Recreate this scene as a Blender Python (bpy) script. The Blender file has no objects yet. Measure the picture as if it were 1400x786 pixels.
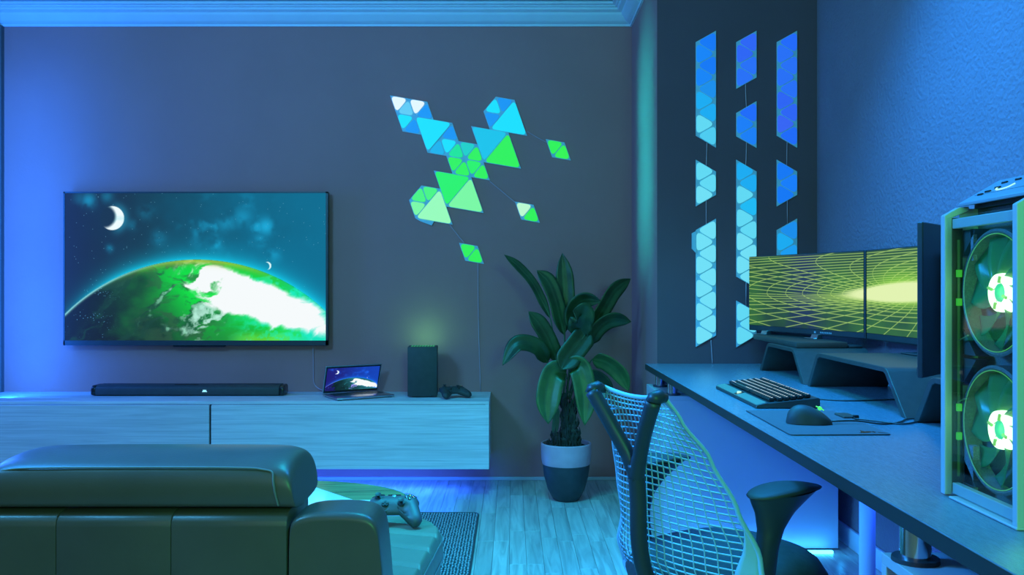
import bpy, bmesh, math, random
import numpy as np
from mathutils import Vector, Matrix
random.seed(7)
rng = np.random.default_rng(11)
SC = bpy.context.scene
COL = SC.collection
PI = math.pi

def S(r, g, b):                      # sRGB 0..255 -> linear
    f = lambda c: (c/12.92 if c <= 0.04045 else ((c+0.055)/1.055)**2.4)
    return (f(r/255), f(g/255), f(b/255))

# ------------------------------------------------------------------ camera, world, light
H = 1.052
F = 1190.0
D = 4.76
cam_d = bpy.data.cameras.new('camera'); cam = bpy.data.objects.new('camera', cam_d); COL.objects.link(cam)
cam.location = (0, 0, H); cam.rotation_euler = (PI/2, 0, 0)
cam_d.sensor_width = 36; cam_d.lens = 36*F/1400; cam_d.clip_start = 0.05
SC.camera = cam
w = bpy.data.worlds.new('world'); SC.world = w; w.use_nodes = True
w.node_tree.nodes['Background'].inputs[0].default_value = (0.10, 0.34, 0.50, 1)
w.node_tree.nodes['Background'].inputs[1].default_value = 0.16
SC.view_settings.view_transform = 'Standard'; SC.view_settings.look = 'None'
SC.view_settings.gamma = 1; SC.view_settings.use_curve_mapping = False
SC.view_settings.exposure = 0.0

def area(name, loc, target, size, power, color, size_y=None, spread=None):
    l = bpy.data.lights.new(name, 'AREA'); l.energy = power; l.color = color
    l.size = size
    if size_y: l.shape = 'RECTANGLE'; l.size_y = size_y
    if spread: l.spread = spread
    o = bpy.data.objects.new(name, l); COL.objects.link(o); o.location = loc
    d = Vector(target) - Vector(loc)
    o.rotation_euler = d.to_track_quat('-Z', 'Y').to_euler()
    return o
def point(name, loc, power, color, r=0.03):
    l = bpy.data.lights.new(name, 'POINT'); l.energy = power; l.color = color; l.shadow_soft_size = r
    o = bpy.data.objects.new(name, l); COL.objects.link(o); o.location = loc
    return o
# light sources out of view: key, corner and green lamps, plus added fills
area('key_lamp', (-1.7, 1.5, 2.25), (-0.35, 4.3, 0.85), 0.55, 56, (0.08, 0.50, 1.0))
area('floor_fill_cyan', (-0.1, 2.85, 2.52), (0.05, 3.0, 0), 0.5, 21, (0.02, 0.68, 1.0), spread=1.6)  # added overhead fill, brightens the floor in cyan
area('desk_fill', (0.70, 2.7, 2.5), (0.95, 2.4, 0.7), 0.5, 30, (0.015, 0.30, 1.0), spread=1.9)  # unseen overhead fill added to brighten the desktop in blue
area('left_fill', (-1.9, 2.0, 2.15), (0.5, 1.5, 0.9), 0.4, 26, (0.015, 0.27, 1.0), spread=1.5)  # added blue fill from the left for tower posts and sofa top
area('cornice_fill', (-1.5, 2.9, 2.12), (-1.5, 4.7, 2.56), 3.0, 1.8, (0.01, 0.16, 1.0), 0.08, spread=1.2)  # blue uplight added to brighten the cornice
area('corner_lamp', (-2.63, 4.40, 1.15), (-2.60, 4.76, 1.2), 0.08, 30, (0.010, 0.155, 1.0), 2.1)
area('corner_room_fill', (-2.95, 4.0, 1.5), (-0.5, 2.0, 0.6), 0.25, 36, (0.03, 0.15, 1.0), 1.2)  # extra blue fill added from the corner towards sofa and chair
area('pillar_side_fill', (-2.95, 4.58, 1.70), (0.655, 4.27, 1.72), 0.08, 2.4, (0.01, 0.85, 0.85), 1.0, spread=.20)  # narrow cyan beam added to light the pillar's left face
area('green_lamp', (0.75, -0.9, 1.5), (0.6, 1.6, 0.8), 0.5, 24, (0.12, 1.0, 0.35), 0.5)
area('green_fill_near', (0.42, 0.35, 1.40), (0.72, 1.22, 1.0), 0.2, 3.6, (0.03, 1.0, 0.28), 0.25)  # small green fill added for the tower's near post
area('room_fill', (-0.4, -1.6, 1.7), (-0.2, 4.0, 1.0), 2.0, 12, (0.50, 0.60, 0.62), 1.4)
area('under_desk_fill', (1.0, 2.3, 0.66), (0.95, 3.48, 0.1), 0.3, 5.0, (0.01, 0.08, 1.0), 0.1)  # hidden blue fill added to light the far cabinet's front

# ------------------------------------------------------------------ materials
MATS = {}
def mat(name, col, rough=0.5, metal=0.0, bump=None, var=0.0, vscale=8.0, stretch=(1, 1, 1), spec=0.5, emit=None, estr=0, coat=0, alt=None):
    if name in MATS: return MATS[name]
    m = bpy.data.materials.new(name); m.use_nodes = True; MATS[name] = m
    nt = m.node_tree; N = nt.nodes; L = nt.links; b = N['Principled BSDF']
    b.inputs['Roughness'].default_value = rough; b.inputs['Metallic'].default_value = metal
    b.inputs['Specular IOR Level'].default_value = spec
    b.inputs['Coat Weight'].default_value = coat
    tc = N.new('ShaderNodeTexCoord'); mp = N.new('ShaderNodeMapping'); mp.inputs['Scale'].default_value = stretch
    L.new(tc.outputs['Object'], mp.inputs[0])
    n = N.new('ShaderNodeTexNoise'); n.inputs['Scale'].default_value = vscale; n.inputs['Detail'].default_value = 6
    L.new(mp.outputs[0], n.inputs['Vector'])
    r = N.new('ShaderNodeValToRGB')
    a = alt if alt else tuple(c*(1-var) for c in col)
    c2 = col if alt else tuple(min(1, c*(1+var)) for c in col)
    r.color_ramp.elements[0].position = .35; r.color_ramp.elements[1].position = .65
    r.color_ramp.elements[0].color = (*a, 1); r.color_ramp.elements[1].color = (*c2, 1)
    L.new(n.outputs['Fac'], r.inputs[0]); L.new(r.outputs[0], b.inputs['Base Color'])
    if bump:
        n2 = N.new('ShaderNodeTexNoise'); n2.inputs['Scale'].default_value = bump[0]; n2.inputs['Detail'].default_value = 4
        L.new(mp.outputs[0], n2.inputs['Vector'])
        bp = N.new('ShaderNodeBump'); bp.inputs['Strength'].default_value = bump[1]; bp.inputs['Distance'].default_value = bump[2]
        L.new(n2.outputs['Fac'], bp.inputs['Height']); L.new(bp.outputs[0], b.inputs['Normal'])
    if emit:
        b.inputs['Emission Color'].default_value = (*emit, 1); b.inputs['Emission Strength'].default_value = estr
    return m
def screen_mat(name, strength):
    m = bpy.data.materials.new(name); m.use_nodes = True; nt = m.node_tree; b = nt.nodes['Principled BSDF']
    b.inputs['Base Color'].default_value = (.01, .01, .012, 1); b.inputs['Roughness'].default_value = .5
    b.inputs['Specular IOR Level'].default_value = .06
    a = nt.nodes.new('ShaderNodeVertexColor'); a.layer_name = 'picture'
    nt.links.new(a.outputs[0], b.inputs['Emission Color']); b.inputs['Emission Strength'].default_value = strength
    return m
def glass_mat(name, tint, gloss=0.06, rough=0.02):
    m = bpy.data.materials.new(name); m.use_nodes = True; nt = m.node_tree; N = nt.nodes; L = nt.links
    N.remove(N['Principled BSDF']); t = N.new('ShaderNodeBsdfTransparent'); t.inputs[0].default_value = (*tint, 1)
    g = N.new('ShaderNodeBsdfGlossy'); g.inputs['Roughness'].default_value = rough
    lw = N.new('ShaderNodeLayerWeight'); lw.inputs[0].default_value = .5
    pw_ = N.new('ShaderNodeMath'); pw_.operation = 'POWER'; L.new(lw.outputs['Facing'], pw_.inputs[0]); pw_.inputs[1].default_value = 5
    fr = N.new('ShaderNodeMath'); fr.operation = 'MULTIPLY_ADD'; L.new(pw_.outputs[0], fr.inputs[0]); fr.inputs[1].default_value = .5; fr.inputs[2].default_value = gloss*.4
    x = N.new('ShaderNodeMixShader'); L.new(fr.outputs[0], x.inputs[0]); L.new(t.outputs[0], x.inputs[1]); L.new(g.outputs[0], x.inputs[2])
    L.new(x.outputs[0], N['Material Output'].inputs[0])
    return m
def blade_mat():
    m = bpy.data.materials.new('clear_fan_plastic'); m.use_nodes = True; nt = m.node_tree; N = nt.nodes; L = nt.links
    b = N['Principled BSDF']; b.inputs['Base Color'].default_value = (.12, .44, .16, 1); b.inputs['Roughness'].default_value = .25
    tl = N.new('ShaderNodeBsdfTranslucent'); tl.inputs[0].default_value = (.25, .55, .3, 1)
    t = N.new('ShaderNodeBsdfTransparent'); t.inputs[0].default_value = (.6, .7, .6, 1)
    a = N.new('ShaderNodeMixShader'); a.inputs[0].default_value = .5; L.new(b.outputs[0], a.inputs[1]); L.new(tl.outputs[0], a.inputs[2])
    x = N.new('ShaderNodeMixShader'); x.inputs[0].default_value = .35; L.new(a.outputs[0], x.inputs[1]); L.new(t.outputs[0], x.inputs[2])
    L.new(x.outputs[0], N['Material Output'].inputs[0]); return m

M_wall = mat('grey_wall_paint', (.44, .175, .165), .85, bump=(90, .25, .004), var=.03, vscale=3)
M_wallR = mat('textured_plaster', (.26, .18, .21), .75, bump=(75, .6, .010), var=.05, vscale=4)
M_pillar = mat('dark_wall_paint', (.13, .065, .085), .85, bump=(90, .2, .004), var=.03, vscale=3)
M_white = mat('white_paint', (.62, .68, .74), .45, var=.02)
M_dark = mat('dark_plastic', (.030, .034, .036), .45, var=.08, vscale=20)
M_darkrough = mat('matte_black_plastic', (.035, .038, .040), .6, bump=(400, .15, .001), var=.1, vscale=30)
M_black = mat('gloss_black', (.012, .013, .014), .25)
M_leather = mat('dark_green_grey_leather', (.105, .082, .070), .36, bump=(160, .12, .002), var=.10, vscale=5, spec=.5)
M_leatherL = mat('lighter_leather_seat', (.17, .19, .13), .45, bump=(160, .2, .002), var=.06, vscale=6)
M_stitch = mat('leather_piping', (.19, .19, .18), .5)
M_chrome = mat('chrome', (.75, .76, .78), .14, 1.0)
M_alu = mat('brushed_aluminium', (.55, .57, .60), .3, 1.0, var=.04)
M_desk = mat('dark_laminate', (.15, .20, .255), .24, spec=1.0, bump=(300, .25, .002), var=.12, vscale=70, stretch=(6, .6, 1))
M_deskedge = mat('desk_edge_band', (.022, .022, .020), .5)
M_cab = mat('white_cabinet_board', (.46, .44, .48), .5, var=.02)
M_soil = mat('potting_soil', (.02, .016, .012), .95, bump=(60, 1, .01), var=.5, vscale=40)
M_leaf = mat('banana_leaf_green', (.020, .048, .016), .40, bump=(30, .3, .003), var=.35, vscale=12)
M_leafL = mat('young_leaf_green', (.040, .092, .020), .38, bump=(30, .3, .003), var=.35, vscale=12)
M_trunk = mat('fibrous_trunk', (.045, .04, .032), .95, bump=(40, 1, .02), var=.5, vscale=14, stretch=(1, 1, .4))
M_petiole = mat('petiole_green', (.05, .09, .04), .55, var=.2)
M_potw = mat('white_glazed_pot', (.55, .33, .40), .35, var=.06, vscale=18)
M_potd = mat('dark_slate_pot', (.035, .04, .05), .5, var=.12, vscale=25)
M_mesh = mat('pale_chair_mesh', (.30, .50, .60), .5)
M_chairf = mat('chair_dark_frame', (.026, .032, .040), .45, var=.06)
M_seat = mat('dark_seat_fabric', (.05, .058, .06), .9, bump=(500, .3, .001), var=.1, vscale=60)
M_pcw = mat('white_steel', (.40, .42, .44), .38)
M_grill = mat('perforated_steel', (.10, .12, .12), .5, bump=(900, .6, .001), var=.3, vscale=400)

def wood_mat(name, light, dark, axis='X', scale=1.0, rough=.45):
    m = bpy.data.materials.new(name); m.use_nodes = True; nt = m.node_tree; N = nt.nodes; L = nt.links; b = N['Principled BSDF']
    tc = N.new('ShaderNodeTexCoord'); mp = N.new('ShaderNodeMapping')
    st = (.55, 3, 20) if axis == 'X' else (9, .6, 3)
    mp.inputs['Scale'].default_value = tuple(s*scale for s in st)
    oi = N.new('ShaderNodeObjectInfo'); ad = N.new('ShaderNodeVectorMath'); ad.operation = 'ADD'
    mu = N.new('ShaderNodeVectorMath'); mu.operation = 'SCALE'; mu.inputs['Scale'].default_value = 17.0
    cb = N.new('ShaderNodeCombineXYZ')
    for i in range(3): L.new(oi.outputs['Random'], cb.inputs[i])
    L.new(cb.outputs[0], mu.inputs[0]); L.new(tc.outputs['Object'], ad.inputs[0]); L.new(mu.outputs[0], ad.inputs[1])
    L.new(ad.outputs[0], mp.inputs[0])
    n = N.new('ShaderNodeTexNoise'); n.inputs['Scale'].default_value = 3; n.inputs['Detail'].default_value = 8; n.inputs['Distortion'].default_value = 1.2
    L.new(mp.outputs[0], n.inputs['Vector'])
    r = N.new('ShaderNodeValToRGB'); r.color_ramp.elements[0].position = .33; r.color_ramp.elements[1].position = .62
    r.color_ramp.elements[0].color = (*dark, 1); r.color_ramp.elements[1].color = (*light, 1)
    L.new(n.outputs['Fac'], r.inputs[0])
    hs = N.new('ShaderNodeHueSaturation'); ma = N.new('ShaderNodeMapRange'); ma.inputs[3].default_value = .86; ma.inputs[4].default_value = 1.12
    L.new(oi.outputs['Random'], ma.inputs[0]); L.new(ma.outputs[0], hs.inputs['Value']); L.new(r.outputs[0], hs.inputs['Color'])
    L.new(hs.outputs[0], b.inputs['Base Color']); b.inputs['Roughness'].default_value = rough
    bp = N.new('ShaderNodeBump'); bp.inputs['Strength'].default_value = .15; bp.inputs['Distance'].default_value = .002
    L.new(n.outputs['Fac'], bp.inputs['Height']); L.new(bp.outputs[0], b.inputs['Normal'])
    return m
M_floor = wood_mat('pale_oak_floor', (.52, .46, .40), (.32, .28, .25), 'Y', 1.3, .38)
M_cabwood = wood_mat('whitewashed_oak', (.72, .68, .70), (.54, .51, .53), 'X', 1.2, .5)
M_tablewood = wood_mat('stained_table_wood', (.20, .30, .13), (.08, .13, .06), 'X', 2.0, .25)

def emis(name, col, strength, base=(.05, .05, .05)):
    return mat(name, base, .4, emit=col, estr=strength)

# ------------------------------------------------------------------ mesh helpers
def finish(name, bm, m, parent=None, smooth=False, kind=None, label=None, world=True):
    if parent is not None and world:
        bm.transform(MI[parent.name])
    me = bpy.data.meshes.new(name); bm.normal_update(); bm.to_mesh(me); bm.free()
    if isinstance(m, (list, tuple)):
        for x in m: me.materials.append(x)
    else: me.materials.append(m)
    if smooth:
        me.polygons.foreach_set('use_smooth', [True]*len(me.polygons))
        if smooth == 'auto':
            try: me.set_sharp_from_angle(angle=math.radians(35))
            except Exception: pass
    o = bpy.data.objects.new(name, me); COL.objects.link(o)
    if parent is not None:
        o.parent = parent
    if kind: o['kind'] = kind
    if label: o['label'] = label
    MI[o.name] = MI[parent.name] if parent is not None else Matrix.Identity(4)
    return o
MI = {}
def thing(name, label, cat, loc=(0, 0, 0), rz=0, group=None, rx=0, ry=0):
    o = bpy.data.objects.new(name, None); COL.objects.link(o); o.empty_display_size = .05
    o.location = loc; o.rotation_euler = (rx, ry, rz)
    o['label'] = label; o['category'] = cat
    if group: o['group'] = group
    Mw = Matrix.Translation(loc) @ o.rotation_euler.to_matrix().to_4x4()
    MI[o.name] = Mw.inverted()
    return o
def tag(o, label, cat, group=None):
    o['label'] = label; o['category'] = cat
    if group: o['group'] = group
    return o
def struct(name, bm, m, smooth=False):
    o = finish(name, bm, m, smooth=smooth, kind='structure'); return o
def NB(): return bmesh.new()
def box(bm, x0, x1, y0, y1, z0, z1, bev=0, seg=2):
    t = bmesh.new()
    v = [t.verts.new((x, y, z)) for x in (x0, x1) for y in (y0, y1) for z in (z0, z1)]
    for f in ((0, 1, 3, 2), (4, 6, 7, 5), (0, 4, 5, 1), (2, 3, 7, 6), (0, 2, 6, 4), (1, 5, 7, 3)):
        t.faces.new([v[i] for i in f])
    bmesh.ops.recalc_face_normals(t, faces=t.faces)
    if bev: bmesh.ops.bevel(t, geom=list(t.edges), offset=bev, segments=seg, profile=.5, affect='EDGES')
    merge(bm, t); return bm
def merge(bm, t, mtx=None):
    if mtx is not None: t.transform(mtx)
    me = bpy.data.meshes.new('t'); t.to_mesh(me); t.free(); bm.from_mesh(me); bpy.data.meshes.remove(me)
def prism(bm, poly, n, t0, t1, bev=0, seg=2):
    """poly: 2D points; n: axis index of extrusion"""
    t = bmesh.new()
    def mk(p, s):
        a = list(p); a.insert(n, s); return t.verts.new(a)
    A = [mk(p, t0) for p in poly]; B = [mk(p, t1) for p in poly]
    t.faces.new(A); t.faces.new(B[::-1])
    k = len(poly)
    for i in range(k): t.faces.new((A[i], B[i], B[(i+1) % k], A[(i+1) % k]))
    bmesh.ops.recalc_face_normals(t, faces=t.faces)
    if bev: bmesh.ops.bevel(t, geom=list(t.edges), offset=bev, segments=seg, profile=.5, affect='EDGES')
    merge(bm, t); return bm
def tube(bm, pts, r, seg=8, cap=True, flat=1.0, up=None):
    pts = [Vector(p) for p in pts]; n = len(pts)
    rr = r if isinstance(r, list) else [r]*n
    if len(rr) < n: rr = list(rr)+[rr[-1]]*(n-len(rr))
    t = bmesh.new(); rings = []
    prev = Vector(up) if up else None
    for i, p in enumerate(pts):
        d = (pts[min(i+1, n-1)] - pts[max(i-1, 0)]).normalized()
        if prev is None:
            prev = Vector((0, 0, 1)) if abs(d.z) < .9 else Vector((1, 0, 0))
        a = d.cross(prev)
        if a.length < 1e-5: a = d.orthogonal()
        a.normalize(); b = a.cross(d).normalized(); 
        if up is None: prev = b
        ri = rr[i]
        ra, rb = ri if isinstance(ri, tuple) else (ri, ri*flat)
        rings.append([t.verts.new(p + a*math.cos(q*2*PI/seg)*ra + b*math.sin(q*2*PI/seg)*rb) for q in range(seg)])
    for i in range(n-1):
        for q in range(seg):
            t.faces.new((rings[i][q], rings[i][(q+1) % seg], rings[i+1][(q+1) % seg], rings[i+1][q]))
    if cap: t.faces.new(rings[0][::-1]); t.faces.new(rings[-1])
    bmesh.ops.recalc_face_normals(t, faces=t.faces)
    merge(bm, t); return bm
def smooth_pts(P, n=8):
    P = [Vector(p) for p in P]
    if len(P) < 3: return P
    out = []
    Q = [2*P[0]-P[1]] + P + [2*P[-1]-P[-2]]
    for i in range(1, len(Q)-2):
        for k in range(n):
            t = k/n
            out.append(.5*((2*Q[i]) + (-Q[i-1]+Q[i+1])*t + (2*Q[i-1]-5*Q[i]+4*Q[i+1]-Q[i+2])*t*t + (-Q[i-1]+3*Q[i]-3*Q[i+1]+Q[i+2])*t**3))
    out.append(P[-1]); return out
def cyl(bm, c, r, z0, z1, seg=24, bev=0):
    return tube(bm, [(c[0], c[1], z0), (c[0], c[1], z1)], r, seg)
def lathe(bm, prof, c, seg=32, axis='Z', cap=False):
    t = bmesh.new(); rings = []
    for (r, h) in prof:
        ring = []
        for q in range(seg):
            a = q*2*PI/seg; x, y = r*math.cos(a), r*math.sin(a)
            ring.append(t.verts.new((c[0]+x, c[1]+y, c[2]+h) if axis == 'Z' else (c[0]+h, c[1]+x, c[2]+y)))
        rings.append(ring)
    for i in range(len(rings)-1):
        for q in range(seg): t.faces.new((rings[i][q], rings[i][(q+1) % seg], rings[i+1][(q+1) % seg], rings[i+1][q]))
    if cap: t.faces.new(rings[0][::-1]); t.faces.new(rings[-1])
    bmesh.ops.recalc_face_normals(t, faces=t.faces)
    merge(bm, t); return bm
def grid(bm, rows):
    t = bmesh.new(); V = [[t.verts.new(p) for p in r] for r in rows]
    for i in range(len(V)-1):
        for j in range(len(V[0])-1): t.faces.new((V[i][j], V[i][j+1], V[i+1][j+1], V[i+1][j]))
    merge(bm, t); return bm
def P(px, py, Y):      # a point of the place given by a direction and its distance
    return Vector(((px-700)*Y/F, Y, H-(py-393)*Y/F))

# picture painted on a screen: one colour per vertex of a dense flat grid
def picture(name, o, ux, uy, img, m, parent):
    h, wd = img.shape[:2]
    o = MI[parent.name] @ Vector(o); R3 = MI[parent.name].to_3x3(); ux = R3 @ Vector(ux); uy = R3 @ Vector(uy)
    xs = np.linspace(0, 1, wd+1); ys = np.linspace(0, 1, h+1)
    X, Yg = np.meshgrid(xs, ys)
    co = np.array(o)[None, None] + X[..., None]*np.array(ux) + Yg[..., None]*np.array(uy)
    me = bpy.data.meshes.new(name); nv = (wd+1)*(h+1); nf = wd*h
    me.vertices.add(nv); me.vertices.foreach_set('co', co.reshape(-1).astype(np.float32))
    i, j = np.meshgrid(np.arange(wd), np.arange(h)); a = (j*(wd+1)+i).reshape(-1)
    q = np.stack([a, a+1, a+wd+2, a+wd+1], 1)
    me.loops.add(nf*4); me.loops.foreach_set('vertex_index', q.reshape(-1).astype(np.int32))
    me.polygons.add(nf); me.polygons.foreach_set('loop_start', (np.arange(nf)*4).astype(np.int32))
    me.update(calc_edges=True)
    ca = me.color_attributes.new('picture', 'FLOAT_COLOR', 'CORNER')
    c = np.repeat(img[::-1].reshape(-1, 3), 4, axis=0); c = np.concatenate([c, np.ones((len(c), 1))], 1)
    ca.data.foreach_set('color', c.reshape(-1).astype(np.float32))
    me.materials.append(m); ob = bpy.data.objects.new(name, me); COL.objects.link(ob); ob.parent = parent
    return ob
def vnoise(X, Y, seed):
    g = np.random.default_rng(seed).random((64, 64))
    xi = np.floor(X).astype(int); yi = np.floor(Y).astype(int); fx = X-xi; fy = Y-yi
    fx = fx*fx*(3-2*fx); fy = fy*fy*(3-2*fy)
    a = g[yi % 64, xi % 64]; b = g[yi % 64, (xi+1) % 64]; c = g[(yi+1) % 64, xi % 64]; d = g[(yi+1) % 64, (xi+1) % 64]
    return (a*(1-fx)+b*fx)*(1-fy)+(c*(1-fx)+d*fx)*fy
def fbm(X, Y, seed, o=5):
    s = 0; a = .5
    for k in range(o): s = s+a*vnoise(X*2**k, Y*2**k, seed+k); a *= .5
    return s
def sm(a, b, x): t = np.clip((x-a)/(b-a), 0, 1); return t*t*(3-2*t)
def lerp(a, b, t): return np.asarray(a)*(1-t[..., None]) + np.asarray(b)*t[..., None]
def lin(img): img = np.clip(img/255, 0, 1); return np.where(img <= .04045, img/12.92, ((img+.055)/1.055)**2.4)

def planet(wd, h, blue=False):
    x, y = np.meshgrid((np.arange(wd)+.5)/wd, (np.arange(h)[::-1]+.5)/wd)
    A = h/wd
    n1 = fbm(x*7, y*7, 1); n2 = fbm(x*16, y*16, 20)
    img = lerp((26, 50, 64), (14, 108, 142), sm(.1, 1.05, x*.9+n1*.35))
    img = lerp(img, (26, 38, 60), sm(.35, .0, x)*.7)
    neb = sm(.52, .75, n2*.6+n1*.45)*np.exp(-((x-.66)/.2)**2-((y-.44)/.09)**2)
    for (cx, cy, r, a) in ((.09, .535, .03, .8), (.58, .37, .03, 1), (.77, .435, .033, 1), (.31, .49, .03, .4), (.36, .39, .03, .45), (.68, .47, .04, .6), (.62, .45, .04, .6),
                           (.26, .44, .02, .4), (.17, .35, .015, .6), (.75, .38, .03, .6), (.8, .33, .03, .6), (.16, .55, .025, .5), (.71, .37, .02, .5), (.06, .54, .03, .4)):
        neb = np.maximum(neb, a*np.exp(-(((x-cx)**2+(y-cy)**2)/(r*r)))*sm(.3, .62, n2+.05))
    img = lerp(img, (30, 178, 226), np.clip(neb, 0, 1)*.85)
    st = np.random.default_rng(3).random(x.shape) > .9975
    img = np.where(st[..., None], img*.4+np.array((120, 190, 215))*.6, img)
    # moon
    dx, dy = x-.181, y-.467; r = np.hypot(dx, dy); moon = sm(.0475, .044, r)
    lit = sm(.0, .016, np.hypot(dx+.030, dy-.006)-.034)
    img = lerp(img, (26, 50, 66), moon*(1-lit)); img = lerp(img, lerp((130, 220, 226), (240, 252, 252), sm(.35, .6, n2)), moon*lit)
    img = img + (np.exp(-((r-.045)/.02)**2)*(1-moon)*sm(-.02, .04, dx))[..., None]*np.array((10, 60, 70))
    # planet
    cx, cy, R = .505, -.411, .7195
    d = np.hypot(x-cx, y-cy)
    gl = np.exp(-np.clip(d-R, 0, 1)/.028)*(d >= R)
    img = lerp(img, (16, 205, 238), gl*.95*sm(-.15, .25, x))
    inside = sm(R+.003, R-.003, d)
    dep = R-d
    u = x*5.0+y*1.5; v = y*7.0-x*1.2
    f1 = fbm(u*1.6, v*1.6, 40, 6); f2 = fbm(u*4+f1*3, v*4.5, 50, 5)
    day = sm(.16, .62, x*1.0+y*.55+ (f1-.5)*.35)
    land = lerp((22, 34, 36), (30, 140, 52), day)
    land = lerp(land, (18, 226, 62), sm(.38, .60, x+.5*y)*sm(.2, .0, np.abs(dep-.10)-.02))
    land = lerp(land, (24, 232, 150), sm(.55, .85, x)*sm(.40, .55, f2))
    land = lerp(land, (24, 225, 208), sm(.75, 1.0, x)*.7)
    land = lerp(land, (52, 90, 60), sm(.45, .62, f2)*sm(.15, .4, x)*(1-sm(.5, .7, x))*.6)
    land = lerp(land, (120, 225, 40), sm(.6, .72, x)*sm(.95, .8, x)*sm(.05, .0, y)*.7)
    cl = np.exp(-(((x-.72)*.8+(y-.16)*.5)/.25)**2-((y-.162-(x-.72)*-.30)/.092)**2)*1.25
    ca_, sa_ = math.cos(.55), math.sin(.55); xr_, yr_ = x*ca_+y*sa_, -x*sa_+y*ca_
    stk = fbm(xr_*9+f1*2.5, yr_*34+f1*5, 90, 5); spk = fbm(x*46, y*46, 95, 4)
    cloud = sm(.50, .70, cl*.66+f1*.25+stk*.30-.06)*sm(.40, .55, x+(stk-.5)*.45)*sm(.0, .16, dep+.10)
    land = lerp(land, (28, 70, 52), sm(.48, .66, stk)*sm(.75, .45, x)*.75)
    land = lerp(land, (150, 235, 190), sm(.58, .72, stk*.55+spk*.45)*sm(.22, .5, x+y*.4)*.75*sm(.015, .05, dep))
    land = lerp(land, (30, 240, 200), sm(.5, .62, spk)*sm(.6, .8, x)*.5)
    land = lerp(land, (205, 250, 238), sm(.50, .60, stk*.6+spk*.4)*np.exp(-((x-.55)/.11)**2-((y-.085)/.09)**2)*.85)
    land = lerp(land, (246, 250, 250), np.clip(cloud*1.25, 0, 1))
    rim = np.exp(-(dep/.018)**2)
    land = lerp(land, (170, 200, 45), rim*sm(.1, .5, x)*sm(.9, .6, x)*.8*(1-sm(.75, .9, x)*.8))
    land = lerp(land, (150, 240, 240), np.exp(-(dep/.007)**2)*sm(.5, .1, x))
    city = (np.random.default_rng(5).random(x.shape) > .965)*sm(.56, .66, fbm(x*22, y*22, 70))*sm(.25, .1, x)
    land = lerp(land, (100, 180, 220), np.clip(city, 0, 1)*.9)
    img = lerp(img, land, inside)
    dx, dy = x-.776, y-.285; r = np.hypot(dx, dy)
    img = lerp(img, (220, 250, 250), sm(.016, .014, r)*sm(.0, .004, np.hypot(dx+.008, dy+.002)-.014))
    if blue:
        g = img.mean(-1, keepdims=True)
        b = img.copy(); b[..., 0] = img[..., 0]*.8+10; b[..., 1] = img[..., 1]*.62; b[..., 2] = img[..., 2]*.8+70
        cl = (img.min(-1) > 190); b = np.where(cl[..., None], img, b); 
        grn = (img[..., 1] > img[..., 2]*1.2); b = np.where(grn[..., None], np.stack([g[..., 0]*.3, g[..., 0]*.9, g[..., 0]*1.0], -1), b)
        img = b
    return lin(img)

def vortex(wd, h, s0, W, HH):
    ss = 2; X, Y = np.meshgrid((np.arange(wd*ss)+.5)/(wd*ss)*W + s0, (np.arange(h*ss)[::-1]+.5)/(h*ss)*HH)
    dx = X-.98; dy = Y-HH*.47
    q = .235/np.maximum(.235-dy, .045)
    gx = dx*(1+.0*q); gq = (q-1)*np.where(q > 1, 1.5, 3.0)
    r = np.hypot(gx, gq)+1e-4; th = np.arctan2(gq, gx)
    ring = np.log(r)/.165; ray = (th+.30*np.log(r+.03))/(2*PI/46)
    px_ = W/(wd*ss)
    def line(v, wm):
        gy, gx_ = np.gradient(v); g = np.hypot(np.where(np.abs(gy) > .5, 0, gy), np.where(np.abs(gx_) > .5, 0, gx_))/px_
        f = np.abs(v-np.round(v))/np.maximum(g, 1e-3); return np.exp(-(f/wm)**2)
    L = np.maximum(line(ring, .0015), line(ray, .0015))
    glow = np.exp(-(np.hypot(dx*.50, np.where(dy > 0, dy*1.5, dy*3.4))/.125)**1.5)
    n = fbm(X*9, Y*9, 12)
    bg = lerp((34, 66, 54), (52, 104, 52), sm(.3, .7, fbm(X*4, Y*5, 9)))
    bg = lerp(bg, (32, 46, 96), np.exp(-((dx+.60)/.12)**2)*.75*sm(.3, .55, n+.1))
    bg = lerp(bg, (110, 140, 80), np.exp(-((dx+.30)/.18)**2-((dy+.02)/.035)**2)*.6)
    img = lerp(bg, (140, 228, 30), np.clip(glow*1.15, 0, 1))
    img = lerp(img, (186, 222, 108), L*.88)
    img = lerp(img, (226, 242, 172), sm(1.12, .72, np.hypot((dx+.03)/.36, (dy-.008-(dx+.03)*.03)/(.034+.02*np.clip(dx+.2, -.2, .3)))))
    img = lin(img); img = img.reshape(h, ss, wd, ss, 3).mean((1, 3))
    return img

# ------------------------------------------------------------------ the room
XL, XR, YF, ZC = -3.15, 1.376, -2.2, 2.583
PX, PY = .655, 3.927             # the pillar's left face and front face
FLZ = 0.0
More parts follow.
